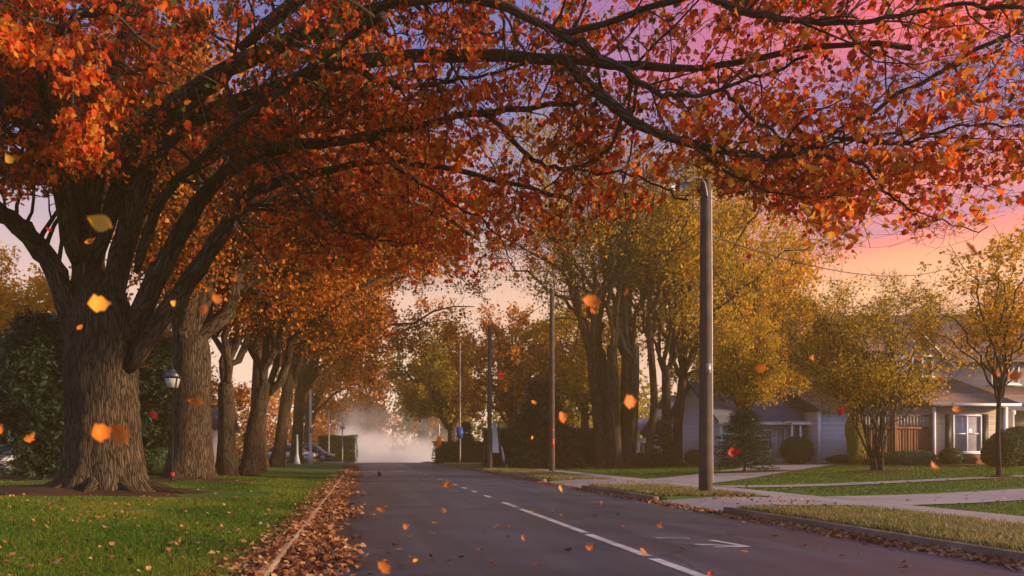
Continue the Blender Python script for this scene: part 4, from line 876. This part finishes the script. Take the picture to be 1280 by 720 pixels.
m = MB(); m.lathe([(.05, H), (.28, H + .15), (.34, H + .4), (.2, H + .65), (.02, H + .72)], 14); m.build('globe', M['frosted'], l4, smooth=True)
# leaning white board beside the plain pole
x, y = P0(620, 49.5); sb = empty('sign_board', (x, y, float(gz(x, y)) - .02)); tag(sb, 'narrow tapering white board on two dark legs beside the plain pole', 'sign')
m = MB(); m.prism([(-.22, 1.0), (.20, 1.0), (.10, 2.2), (.0, 2.95), (-.22, 3.0)], .06); m.build('panel', M['white_paint'], sb)
m = MB(); m.tubes(np.array([[[.42, .05, .0], [.16, .05, 2.9]], [[-.22, .05, 0], [-.22, .05, 1.1]]]), np.full((2, 2), .045), 6); m.build('leg', M['pole_wood'], sb)
m = MB(); m.tubes(np.array([[[.75, -.05, .0], [.5, -.05, .5], [.34, -.05, 1.4]]]), np.array([[.12, .07, .04]]), 6); m.build('strut', M['white_paint'], sb)
m = MB(); m.box(-.35, .45, -.3, .3, 0, .12); m.build('footing', M['concrete'], sb)
# post lantern
x, y = P0(215.5, 25.5); z = float(gz(x, y)) - .02; pl = empty('post_lantern', (x, y, z)); tag(pl, 'black garden post lantern with pale glass panes and a pitched blue grey hood', 'lamp')
H = CH + (VY - 486) * 25.5 / F - z
m = MB(); m.lathe([(.07, 0), (.07, .12), (.045, .2), (.036, .6), (.03, H - .1), (.05, H - .06), (.05, H)], 12); m.build('post', M['black_metal'], pl, smooth=True)
def frust(mb, r0, r1, z0, z1, n=4, ph=PI / 4):
    v = [(r * math.cos(ph + 2 * PI * i / n), r * math.sin(ph + 2 * PI * i / n), z_) for r, z_ in ((r0, z0), (r1, z1)) for i in range(n)]
    mb.add(v, [tuple(range(n))[::-1], tuple(range(n, 2 * n))] + [(i, (i + 1) % n, n + (i + 1) % n, n + i) for i in range(n)])
m = MB(); frust(m, .21, .30, H + .03, H + .33); m.build('glass_box', M['frosted'], pl)
fr = MB(); frust(fr, .24, .24, H, H + .03); frust(fr, .325, .325, H + .33, H + .36)
for i in range(4):
    a = PI / 4 + i * PI / 2; fr.tubes(np.array([[[.215 * math.cos(a), .215 * math.sin(a), H + .03], [.305 * math.cos(a), .305 * math.sin(a), H + .335]]]), np.full((1, 2), .013), 5)
fr.build('lantern_frame', M['black_metal'], pl)
m = MB(); frust(m, .37, .12, H + .36, H + .58); frust(m, .12, .06, H + .58, H + .63); m.build('hood', M['lantern_roof'], pl)
m = MB(); m.lathe([(.03, H + .63), (.045, H + .67), (.015, H + .71), (.03, H + .74), (.006, H + .82)], 10); m.build('finial', M['black_metal'], pl, smooth=True)
m = MB(); m.lathe([(.07, .20), (.085, .26), (.07, .34)], 10); m.build('reflector', M['red'], pl)
def cable(a, b, sag, r, label):
    a = np.array(a, float); b = np.array(b, float); t = np.linspace(0, 1, 24)[:, None]; q = a + (b - a) * t; q[:, 2] -= sag * 4 * (t * (1 - t))[:, 0]
    m = MB(); m.tubes(q[None], np.full((1, 24), r), 5); o = m.build('overhead_cable', M['black_metal'], smooth=True); tag(o, label, 'cable', 'overhead cables')
cable(P(884, 293, 20.6), (33.0, 44.5, 11.5), .8, .016, 'overhead cable from the near pole across the pink sky, upper one')
cable(P(884, 320, 20.6), (26.0, 49, 6.3), .5, .014, 'overhead cable from the near pole down to the slate roofed house')
cable(P(882, 285, 20.6), P(690, 372, 41), .5, .014, 'overhead cable between the near and the second utility pole')
cable(P(690, 372, 41), P(612, 418, 48), .2, .016, 'overhead cable between the second and the plain pole')

# ================================================================== HOUSES
def house(name, label, cat, loc, group=None):
    r = empty(name, loc); return tag(r, label, cat, group)
def part(parent, name, mat, fn, label=None):
    m = MB(); fn(m); o = m.build(name, M[mat], parent)
    if label: o['label'] = label
    return o
def window(root, x0, x1, z0, z1, y, mull=2, rows=2, pane='glass', shut=None, sill=True):
    w = .07
    def fr(m):
        m.box(x0 - w, x0, y - .07, y, z0 - w, z1 + w); m.box(x1, x1 + w, y - .07, y, z0 - w, z1 + w)
        m.box(x0, x1, y - .07, y, z0 - w, z0); m.box(x0, x1, y - .07, y, z1, z1 + w)
        for i in range(1, mull): xx = x0 + (x1 - x0) * i / mull; m.box(xx - .04, xx + .04, y - .055, y, z0, z1)
        for i in range(1, rows):
            zz = z0 + (z1 - z0) * i / rows
            for k in range(mull):
                a = x0 + (x1 - x0) * k / mull + (.04 if k else 0); b = x0 + (x1 - x0) * (k + 1) / mull - (.04 if k < mull - 1 else 0); m.box(a, b, y - .045, y - .005, zz - .025, zz + .025)
    f = part(root, 'window', 'white_paint', fr); part(f, 'pane', pane, lambda m: m.box(x0, x1, y - .018, y - .010, z0, z1))
    if sill: part(f, 'sill', 'white_paint', lambda m: m.box(x0 - .13, x1 + .13, y - .14, y - .071, z0 - .14, z0 - w))
    if shut:
        for a, b in ((x0 - w - .03 - shut, x0 - w - .03), (x1 + w + .03, x1 + w + .03 + shut)): part(root, 'shutter', 'shutter', lambda m: m.box(a, b, y - .05, y - .003, z0 - .1, z1 + .1))
def gable_x(m, x0, x1, y0, y1, ze, zr, ov=.3, th=.14): # ridge along X, slabs
    yc = (y0 + y1) / 2; k = (zr - ze) / (yc - y0)
    for s in (-1, 1):
        ye = y0 - ov if s < 0 else y1 + ov; zz = ze - ov * k
        m.prism([(ye, zz), (yc, zr), (yc, zr + th), (ye, zz + th)], (x1 - x0) + 2 * ov, 'x', x0 - ov)
def gable_y(m, x0, x1, y0, y1, ze, zr, ov=.3, th=.14):
    xc = (x0 + x1) / 2; k = (zr - ze) / (xc - x0)
    for s in (-1, 1):
        xe = x0 - ov if s < 0 else x1 + ov; zz = ze - ov * k
        m.prism([(xe, zz), (xc, zr), (xc, zr + th), (xe, zz + th)], (y1 - y0) + 2 * ov, 'y', y0 - ov)
G = .40
# grey siding house with slate roof
h1 = house('grey_house', 'low grey clapboard house with a steep slate blue roof, behind the small layered spruce', 'house', (0, 0, 0))
part(h1, 'wall', 'siding_grey', lambda m: (m.box(20.2, 27.4, 45, 53, G, 2.95), m.prism([(45, 2.95), (53, 2.95), (49, 5.3)], .2, 'x', 20.25), m.prism([(45, 2.95), (53, 2.95), (49, 5.3)], .2, 'x', 27.15)))
rf = part(h1, 'roof', 'roof_slate', lambda m: gable_x(m, 20.2, 27.4, 45, 53, 2.95, 5.35))
part(rf, 'fascia', 'white_paint', lambda m: m.box(19.9, 27.7, 44.60, 44.68, 2.66, 2.80))
part(rf, 'chimney', 'siding_grey', lambda m: (m.box(21.3, 21.8, 48.3, 48.9, 4.7, 5.9), m.box(21.24, 21.86, 48.24, 48.96, 5.9, 6.0)))
part(h1, 'gable_wing', 'siding_grey', lambda m: (m.box(24.82, 27.4, 43.4, 44.95, G - .05, 3.35)), 'grey clapboard wing beside the fence')
part(h1, 'wing_roof', 'roof_brown', lambda m: m.prism([(43.1, 3.35), (47.5, 5.2), (47.5, 5.32), (43.1, 3.47)], 3.1, 'x', 24.6))
part(h1, 'corner_trim', 'white_paint', lambda m: (m.box(24.68, 24.82, 43.3, 43.45, G - .05, 3.35), m.box(20.1, 20.2, 44.9, 45.05, G, 2.9)))
part(h1, 'rake_edge', 'white_paint', lambda m: m.tubes(np.array([[[26.4, 42.9, 3.5], [27.6, 42.9, 4.35]]]), np.full((1, 2), .05), 6))  # white diagonal bar standing for the roof's rake edge
window(h1, 22.4, 23.0, 1.3, 2.35, 45, 1, 2, 'glass_pale'); window(h1, 21.3, 21.9, 1.3, 2.35, 45, 1, 2, 'glass_pale'); window(h1, 23.3, 23.7, .8, 2.5, 45, 1, 1, 'glass_pale')
part(h1, 'awning', 'white_paint', lambda m: (m.prism([(22.0, 2.68), (23.3, 2.68), (23.1, 2.85), (22.2, 2.85)], .5, 'y', 44.1), m.prism([(23.3, 2.66), (24.5, 2.66), (24.35, 2.84), (23.45, 2.84)], .9, 'y', 43.5)))
for xx in (23.4, 23.85): part(h1, 'porch_post', 'white_paint', lambda m: m.box(xx, xx + .08, 43.6, 43.7, G, 2.66))
d_ = part(h1, 'door', 'glass_pale', lambda m: m.box(23.95, 24.6, 44.93, 44.99, G, 2.45)); part(d_, 'handle', 'grey_metal', lambda m: m.box(24.0, 24.04, 44.88, 44.93, 1.35, 1.47))
part(h1, 'porch_rail', 'white_paint', lambda m: (m.box(23.4, 24.6, 43.62, 43.68, 1.38, 1.46), m.box(23.3, 24.66, 43.3, 44.9, G, G + .1)))
# far pale house by the near pole
h2 = house('pale_house', 'small pale blue house with white trim seen behind the near utility pole', 'house', (0, 0, 0))
part(h2, 'wall', 'siding_blue', lambda m: m.box(23.6, 27.6, 59, 65, .3, 3.2)); part(h2, 'roof', 'roof_slate', lambda m: gable_x(m, 23.6, 27.6, 59, 65, 3.2, 5.4, .35))
window(h2, 24.3, 24.9, 1.2, 2.6, 59, 1, 1, 'glass'); window(h2, 26.4, 27.1, 1.2, 2.6, 59, 2, 1, 'glass_pale')
part(h2, 'porch_post', 'white_paint', lambda m: m.box(23.45, 23.6, 58.4, 58.55, .3, 3.1)); part(h2, 'fascia', 'white_paint', lambda m: m.box(23.3, 27.9, 58.58, 58.65, 2.9, 3.05))
h3 = house('blue_roof_house', 'tiny far house with a blue gabled roof between the trunks', 'house', (0, 0, 0))
part(h3, 'wall', 'siding_blue', lambda m: m.box(25.0, 28.4, 74, 80, .2, 2.4)); part(h3, 'roof', 'roof_slate', lambda m: gable_y(m, 25.0, 28.4, 74, 80, 2.4, 4.2)); part(h3, 'corner_trim', 'white_paint', lambda m: (m.box(24.9, 25.05, 73.9, 74, .2, 2.4), m.box(26.5, 26.62, 73.9, 73.97, .2, 3.6)))
window(h3, 25.6, 26.2, 1.1, 2.0, 74, 1, 1)
# tan two storey house
h4 = house('tan_house', 'tan two storey house with brown shingle roofs and a dark shuttered window', 'house', (0, 0, 0))
part(h4, 'wall', 'siding_tan', lambda m: (m.box(28.6, 32.2, 40, 43.95, G, 3.45), m.box(28.4, 46, 44, 54, G, 6.3)))
part(h4, 'brick_skirt', 'brick', lambda m: m.box(29.2, 31.2, 39.9, 39.99, G, 1.05))
part(h4, 'garage_wing', 'siding_tan', lambda m: m.box(24.6, 28.3, 47, 53, G, 3.1), 'single storey wing behind the brown fence')
part(h4, 'wing_roof', 'roof_brown', lambda m: gable_x(m, 24.6, 28.0, 47, 53, 3.1, 5.0, .3))
rf = part(h4, 'lower_roof', 'roof_brown', lambda m: (m.prism([(39.6, 3.45), (43.9, 5.0), (43.9, 5.14), (39.6, 3.59)], 4.3, 'x', 28.25), m.prism([(41.2, 3.62), (43.9, 4.6), (43.9, 4.74), (41.2, 3.76)], 9, 'x', 32.6)))
part(rf, 'gutter', 'white_paint', lambda m: (m.box(28.25, 32.55, 39.50, 39.60, 3.43, 3.56), m.box(32.6, 41.6, 41.08, 41.2, 3.58, 3.74)))
part(h4, 'roof', 'roof_brown', lambda m: gable_x(m, 28.4, 46, 44, 54, 6.3, 9.4, .4))
part(h4, 'cross_gable', 'siding_tan', lambda m: m.prism([(28.6, 5.05), (31.9, 5.05), (31.9, 5.6), (30.25, 7.3), (28.6, 5.6)], .8, 'y', 43.2))
part(h4, 'gable_trim', 'white_paint', lambda m: gable_y(m, 28.5, 32.0, 43.1, 43.5, 5.6, 7.4, .05, .12))
part(h4, 'corner_trim', 'white_paint', lambda m: (m.box(28.5, 28.6, 39.9, 40.02, G, 3.4), m.box(32.0, 32.2, 39.9, 39.99, G, 3.4)))
window(h4, 29.55, 30.85, 1.2, 2.95, 40, 2, 2, 'glass_pale', .32); window(h4, 34.6, 36.0, 4.95, 6.1, 44, 2, 1, 'glass_pale'); window(h4, 29.7, 30.7, 5.3, 6.3, 43.2, 2, 1, 'glass')
part(h4, 'porch_beam', 'white_paint', lambda m: m.box(32.6, 41, 41.3, 41.5, 3.3, 3.56))
for xx in (33.6, 37.2):
    cx_ = xx; c_ = part(h4, 'porch_column', 'white_paint', lambda m: m.lathe([(.22, G), (.22, G + .2), (.16, G + .25), (.14, 3.05), (.2, 3.12), (.2, 3.3)], 16, (cx_, 41.45)))
d_ = part(h4, 'door', 'dark_door', lambda m: m.box(34.6, 35.6, 43.9, 43.98, G, 2.6)); part(d_, 'handle', 'grey_metal', lambda m: m.box(34.68, 34.73, 43.84, 43.9, 1.4, 1.55))
part(h4, 'porch_floor', 'concrete', lambda m: m.box(32.25, 41, 41.2, 43.95, G - .1, G + .12))
# brown fence
fn = house('wooden_fence', 'brown board fence with a baluster top between the grey and the tan house', 'fence', (0, 0, 0))
def boards(m):
    x = 25.0; i = 0
    while x < 28.5: m.box(x, x + .135, 40.10 + .01 * (i % 2), 40.13 + .01 * (i % 2), G, 2.45 + R.normal() * .01); x += .145; i += 1
part(fn, 'board_panel', 'fence_wood', boards)
part(fn, 'rail', 'fence_wood', lambda m: (m.box(24.95, 28.48, 40.06, 40.1, 2.30, 2.42), m.box(24.95, 28.48, 40.08, 40.16, 2.95, 3.03)))
part(fn, 'baluster_row', 'siding_tan', lambda m: [m.box(25.05 + i * .16, 25.11 + i * .16, 40.1, 40.14, 2.5, 2.95) for i in range(21)])
for xx in (24.9, 26.6, 28.38): part(fn, 'post', 'fence_wood', lambda m: m.box(xx, xx + .1, 40.0, 40.06, G, 3.1))
# glimpses at left
h5 = house('white_garage', 'white garage glimpsed between the second and third trunks', 'garage', (0, 0, 0))
part(h5, 'wall', 'white_paint', lambda m: m.box(-13.2, -9.6, 55, 60, .2, 2.9)); part(h5, 'roof', 'roof_slate', lambda m: gable_x(m, -13.2, -9.6, 55, 60, 2.9, 4.4)); part(h5, 'garage_door', 'siding_blue', lambda m: m.box(-12.6, -10.2, 54.93, 54.99, .2, 2.3))
h6 = house('garden_shed', 'grey shed wall cut by the left edge of the photo', 'shed', (0, 0, 0))
part(h6, 'wall', 'siding_grey', lambda m: m.box(-15.2, -12.32, 28.0, 29.4, .2, 1.25)); part(h6, 'roof', 'roof_slate', lambda m: gable_x(m, -15.2, -12.35, 28.0, 29.4, 1.25, 1.6, .08, .06))
ch = house('garden_bench', 'small pale garden bench beside the shed', 'bench', (-11.75, 27.9, .2))
part(ch, 'seat', 'grey_metal', lambda m: [m.box(-.3, .3, -.15 + i * .1, -.07 + i * .1, .26, .29) for i in range(3)])
for xx in (-.27, .24): part(ch, 'leg', 'grey_metal', lambda m: (m.box(xx, xx + .03, -.14, -.11, 0, .26), m.box(xx, xx + .03, .11, .14, 0, .26)))

# ================================================================== CARS
def carpaint(name, col):
    m, nt, out = newmat(name); b = N(nt, 'ShaderNodeBsdfPrincipled', Roughness=.3, Metallic=.3); b.inputs['Base Color'].default_value = (*col, 1); b.inputs['Coat Weight'].default_value = .7; b.inputs['Coat Roughness'].default_value = .06
    nt.links.new(b.outputs[0], out.inputs[0]); return m
M['car_silver'] = carpaint('silver_paint', (.60, .60, .70)); M['car_dark'] = carpaint('dark_blue_paint', (.04, .06, .12)); M['tyre'] = simple('tyre_rubber', (.015, .015, .016), .85); M['rim'] = simple('wheel_rim', (.35, .35, .38), .3, .8)
M['car_glass'] = simple('car_glass', (.02, .025, .04), .06, spec=.8); M['lamp_clear'] = simple('headlamp_glass', (.7, .72, .75), .1, spec=.8)
def car(label, loc, rz, paint, H=1.62, Lc=4.5):
    r = empty('parked_car', loc, rz); tag(r, label, 'car', 'cars parked on the left side street')
    W = .88; xs_ = [-2.25, -2.2, -1.9, -1.2, -.5, .3, 1.0, 1.6, 2.05, 2.25]; lo = [.45, .32, .28, .26, .26, .26, .26, .28, .32, .42]; up_ = [.85, 1.0, 1.05, 1.0, .98, .97, .96, .88, .76, .6]; wd = [.72, .82, .87, .88, .88, .88, .88, .86, .80, .66]
    m = MB(); V = []
    for x_, a, b, w in zip(xs_, lo, up_, wd): V += [(x_, -w * .9, a), (x_, -w, (a + b) * .5), (x_, -w * .94, b - .03), (x_, -w * .7, b + .03), (x_, w * .7, b + .03), (x_, w * .94, b - .03), (x_, w, (a + b) * .5), (x_, w * .9, a)]
    f = [(i * 8 + j, i * 8 + (j + 1) % 8, (i + 1) * 8 + (j + 1) % 8, (i + 1) * 8 + j) for i in range(9) for j in range(8)] + [tuple(range(8))[::-1], tuple(72 + j for j in range(8))]
    m.add(V, f); bd = m.build('body', M[paint], r, smooth=True); s = bd.modifiers.new('s', 'SUBSURF'); s.levels = s.render_levels = 1
    xs2 = [-2.1, -1.7, -1.0, -.2, .5, 1.25]; t2 = [1.0, 1.42, H, H + .02, H - .1, .98]; m = MB(); V = []
    for x_, t in zip(xs2, t2): k = (t - .95) / (H - .93); V += [(x_, -.84, .93), (x_, -.82 + .18 * k, t - .02), (x_, -.5, t + .02 * k), (x_, .5, t + .02 * k), (x_, .82 - .18 * k, t - .02), (x_, .84, .93)]
    f = [(i * 6 + j, i * 6 + (j + 1) % 6, (i + 1) * 6 + (j + 1) % 6, (i + 1) * 6 + j) for i in range(5) for j in range(6)] + [tuple(range(6))[::-1], tuple(30 + j for j in range(6))]
    m.add(V, f); m.build('greenhouse', M['car_glass'], r, smooth=False)
    m = MB(); V = []
    for x_, t in zip([-1.75, -1.0, -.2, .35], [1.44, H + .02, H + .04, H - .04]): V += [(x_, -.66, t - .04), (x_, -.5, t + .02), (x_, .5, t + .02), (x_, .66, t - .04)]
    m.add(V, [(i * 4 + j, i * 4 + j + 1, i * 4 + 5 + j, i * 4 + 4 + j) for i in range(3) for j in range(3)]); rf_ = m.build('roof_panel', M[paint], r, smooth=True); so = rf_.modifiers.new('t', 'SOLIDIFY'); so.thickness = .03
    for x_ in (-1.1, .05):
        for s in (-1, 1): m = MB(); m.tubes(np.array([[[x_, s * .85, .95], [x_ - .1, s * .68, H - .02]]]), np.full((1, 2), .035), 5); m.build('pillar', M[paint], r)
    for x_ in (-1.38, 1.42):
        for s in (-1, 1):
            wh = bpy.data.objects.new('wheel', None); link(wh, r); wh.location = (x_, s * .80, .34)
            def wl(m, prof):
                a = np.arange(24) * 2 * PI / 24; V = np.array([(r_ * math.cos(q), y_, r_ * math.sin(q)) for r_, y_ in prof for q in a]); k = len(prof)
                m.add(V, [(i * 24 + j, (i + 1) * 24 + j, (i + 1) * 24 + (j + 1) % 24, i * 24 + (j + 1) % 24) for i in range(k - 1) for j in range(24)] + [tuple(range(24)), tuple((k - 1) * 24 + j for j in range(24))[::-1]])
            m = MB(); wl(m, [(.26, -.11), (.33, -.10), (.34, 0), (.33, .10), (.26, .11)]); m.build('tyre', M['tyre'], wh); m = MB(); wl(m, [(.24, -.125), (.25, -.11), (.25, .11), (.24, .125)]); m.build('rim', M['rim'], wh)
    for s in (-1, 1):
        m = MB(); m.prism([(1.85, s * .58), (2.22, s * .50), (2.20, s * .68), (1.85, s * .83)], .15, 'z', .62); m.build('headlight', M['lamp_clear'], r)
        m = MB(); m.box(-2.27, -2.1, min(s * .55, s * .80), max(s * .55, s * .80), .75, .95); m.build('tail_light', M['red'], r)
        m = MB(); m.box(.75, .92, min(s * .88, s * 1.04), max(s * .88, s * 1.04), .98, 1.10); m.build('mirror', M[paint], r)
    m = MB(); m.box(2.20, 2.27, -.4, .4, .42, .55); m.build('grille', M['black_metal'], r)
car('silver car mostly hidden behind the last tree trunk', (-6.3, 72.4, float(gz(-6.3, 72.4)) + .02), -.15, 'car_silver', 1.55)
car('dark blue car with its pale headlight pointing to the road', (-4.9, 76.3, float(gz(-4.9, 76.3)) + .03), -.25, 'car_dark', 1.66)

# ================================================================== AIR
def volmat(name, col, dens, aniso=.3, surf=False):
    m, nt, out = newmat(name); v = N(nt, 'ShaderNodeVolumePrincipled', Density=dens, Anisotropy=aniso); v.inputs['Color'].default_value = (*col, 1); nt.links.new(v.outputs[0], out.inputs['Volume']); return m
HAZE = volmat('haze_air', (1.0, .70, .32), .0013, .15)
m = MB(); m.box(-160, 160, -18, 215, -5, 34); hz = m.build('haze', HAZE); hz['kind'] = 'stuff'
def mistmat():
    m, nt, out = newmat('mist_air'); v = N(nt, 'ShaderNodeVolumePrincipled', Anisotropy=.1); v.inputs['Color'].default_value = (.97, .97, 1, 1)
    tc = N(nt, 'ShaderNodeTexCoord'); sp = N(nt, 'ShaderNodeSeparateXYZ'); nt.links.new(tc.outputs['Generated'], sp.inputs[0]); prod = None
    def mul(a, b):
        n = N(nt, 'ShaderNodeMath', operation='MULTIPLY'); nt.links.new(a, n.inputs[0])
        if isinstance(b, float): n.inputs[1].default_value = b
        else: nt.links.new(b, n.inputs[1])
        return n.outputs[0]
    rx = ramp(nt, [(0, (0,) * 3), (.16, (1,) * 3), (.38, (.8,) * 3), (1, (0,) * 3)], 'EASE'); nt.links.new(sp.outputs['X'], rx.inputs[0])
    ry = ramp(nt, [(0, (0,) * 3), (.35, (1,) * 3), (.7, (1,) * 3), (1, (0,) * 3)], 'EASE'); nt.links.new(sp.outputs['Y'], ry.inputs[0])
    rz = ramp(nt, [(0, (1,) * 3), (.32, (1,) * 3), (.44, (.35,) * 3), (.60, (.05,) * 3), (.85, (0,) * 3)], 'EASE'); zx = N(nt, 'ShaderNodeMath', operation='MULTIPLY_ADD'); zx.inputs[1].default_value = .22; nt.links.new(sp.outputs['X'], zx.inputs[0]); nt.links.new(sp.outputs['Z'], zx.inputs[2]); nt.links.new(zx.outputs[0], rz.inputs[0])
    no = N(nt, 'ShaderNodeTexNoise', Scale=.4, Detail=4.0); nt.links.new(tc.outputs['Object'], no.inputs['Vector'])
    rn = ramp(nt, [(.40, (.02,) * 3), (.60, (1,) * 3)]); nt.links.new(no.outputs['Fac'], rn.inputs[0])
    d = mul(mul(mul(mul(rx.outputs[0], ry.outputs[0]), rz.outputs[0]), rn.outputs[0]), .8)
    nt.links.new(d, v.inputs['Density']); nt.links.new(v.outputs[0], out.inputs['Volume']); return m
m = MB(); m.box(-4.5, 17, 91, 118, -3, 11); o = m.build('mist', mistmat()); o['kind'] = 'stuff'

# ================================================================== SKY, SUN, CAMERA
AZ, EL = math.radians(108), math.radians(12)
w = bpy.data.worlds.new('World'); sc.world = w; w.use_nodes = True; nt = w.node_tree; nt.nodes.clear(); out = nt.nodes.new('ShaderNodeOutputWorld')
sky = N(nt, 'ShaderNodeTexSky', sky_type='NISHITA'); sky.sun_disc = False; sky.sun_elevation = EL; sky.sun_rotation = AZ; sky.dust_density = .3; sky.air_density = .35; sky.altitude = 50
tc = N(nt, 'ShaderNodeTexCoord'); sp = N(nt, 'ShaderNodeSeparateXYZ'); nt.links.new(tc.outputs['Generated'], sp.inputs[0])
mp = N(nt, 'ShaderNodeMapping'); mp.inputs['Scale'].default_value = (1.2, 1.2, 6); nt.links.new(tc.outputs['Generated'], mp.inputs['Vector'])
n1 = N(nt, 'ShaderNodeTexNoise', Scale=2.0, Detail=6.0, Roughness=.55); nt.links.new(mp.outputs[0], n1.inputs['Vector'])
el = N(nt, 'ShaderNodeMath', operation='MULTIPLY_ADD'); el.inputs[1].default_value = .14; nt.links.new(n1.outputs['Fac'], el.inputs[0]); 
s2 = N(nt, 'ShaderNodeMath', operation='SUBTRACT'); s2.inputs[1].default_value = .07; nt.links.new(sp.outputs['Z'], s2.inputs[0]); nt.links.new(s2.outputs[0], el.inputs[2])
# towards the sunset (right) and away from it (left)
ra = ramp(nt, [(0, (1.1, .50, .12)), (.10, (1.1, .44, .10)), (.16, (1.35, .62, .12)), (.20, (1.35, .42, .08)), (.225, (1.3, .24, .10)), (.24, (.75, .22, .27)), (.265, (1.3, .24, .15)), (.31, (.38, .17, .36)), (.36, (.30, .17, .40)), (.40, (1.25, .12, .12)), (.46, (1.1, .07, .11)), (.52, (.26, .07, .26)), (.62, (.20, .11, .34)), (1, (.38, .46, .84))])
rb = ramp(nt, [(0, (1.2, .70, .28)), (.12, (1.15, .70, .30)), (.20, (1.05, .62, .34)), (.28, (.62, .44, .46)), (.38, (.20, .23, .52)), (.5, (.13, .18, .52)), (.62, (.16, .2, .5)), (1, (.38, .46, .84))])
for r_ in (ra, rb): nt.links.new(el.outputs[0], r_.inputs[0])
azf = ramp(nt, [(.42, (0, 0, 0)), (.62, (1, 1, 1))]); hx = N(nt, 'ShaderNodeMath', operation='MULTIPLY_ADD'); hx.inputs[1].default_value = .5; hx.inputs[2].default_value = .35
nt.links.new(sp.outputs['X'], hx.inputs[0]); nt.links.new(hx.outputs[0], azf.inputs[0])
mx = N(nt, 'ShaderNodeMix', data_type='RGBA'); nt.links.new(azf.outputs[0], mx.inputs[0]); nt.links.new(rb.outputs[0], mx.inputs[6]); nt.links.new(ra.outputs[0], mx.inputs[7])
back = ramp(nt, [(0, (.50, .50, .62)), (.3, (.30, .38, .66)), (1, (.38, .46, .84))]); nt.links.new(sp.outputs['Z'], back.inputs[0])   # sky behind the camera, made cool as fill for road and front surfaces
yf = ramp(nt, [(.38, (0, 0, 0)), (.62, (1, 1, 1))], 'EASE'); hy = N(nt, 'ShaderNodeMath', operation='MULTIPLY_ADD'); hy.inputs[1].default_value = .5; hy.inputs[2].default_value = .5
nt.links.new(sp.outputs['Y'], hy.inputs[0]); nt.links.new(hy.outputs[0], yf.inputs[0])
mx0 = mx; mx = N(nt, 'ShaderNodeMix', data_type='RGBA'); nt.links.new(yf.outputs[0], mx.inputs[0]); nt.links.new(back.outputs[0], mx.inputs[6]); nt.links.new(mx0.outputs[2], mx.inputs[7])
b1 = N(nt, 'ShaderNodeBackground', Strength=.05); b2 = N(nt, 'ShaderNodeBackground', Strength=.46); ad = nt.nodes.new('ShaderNodeAddShader')
nt.links.new(sky.outputs[0], b1.inputs[0]); nt.links.new(mx.outputs[2], b2.inputs[0]); nt.links.new(b1.outputs[0], ad.inputs[0]); nt.links.new(b2.outputs[0], ad.inputs[1]); nt.links.new(ad.outputs[0], out.inputs[0])
sd = Vector((math.sin(AZ) * math.cos(EL), math.cos(AZ) * math.cos(EL), math.sin(EL)))
sl = bpy.data.lights.new('sun', 'SUN'); sl.energy = 5.0; sl.angle = math.radians(3); sl.color = (1, .68, .38); so = bpy.data.objects.new('sun', sl); so.rotation_euler = (-sd).to_track_quat('-Z', 'Y').to_euler(); so.location = (40, 20, 30); link(so)
cam = bpy.data.cameras.new('camera'); co = bpy.data.objects.new('camera', cam); link(co); co.location = (0, 0, CH); co.rotation_euler = (PI / 2, 0, 0)
cam.sensor_width = 36; cam.lens = 36 * F / 1280; cam.shift_x = (640 - VX) / 1280; cam.shift_y = (VY - 360) / 1280; cam.clip_end = 3000; cam.clip_start = .05
cam.dof.use_dof = True; cam.dof.focus_distance = 17; cam.dof.aperture_fstop = 2.2
sc.camera = co
sc.view_settings.view_transform = 'Standard'; sc.view_settings.look = 'None'; sc.view_settings.gamma = 1; sc.view_settings.exposure = 0.80
sc.render.engine = 'CYCLES'; cy = sc.cycles
cy.max_bounces = 5; cy.diffuse_bounces = 3; cy.glossy_bounces = 2; cy.transmission_bounces = 3; cy.volume_bounces = 2; cy.transparent_max_bounces = 6
cy.use_adaptive_sampling = True; cy.adaptive_threshold = .02; cy.use_denoising = True; cy.caustics_reflective = cy.caustics_refractive = False
try: cy.denoiser = 'OPENIMAGEDENOISE'
except Exception: pass
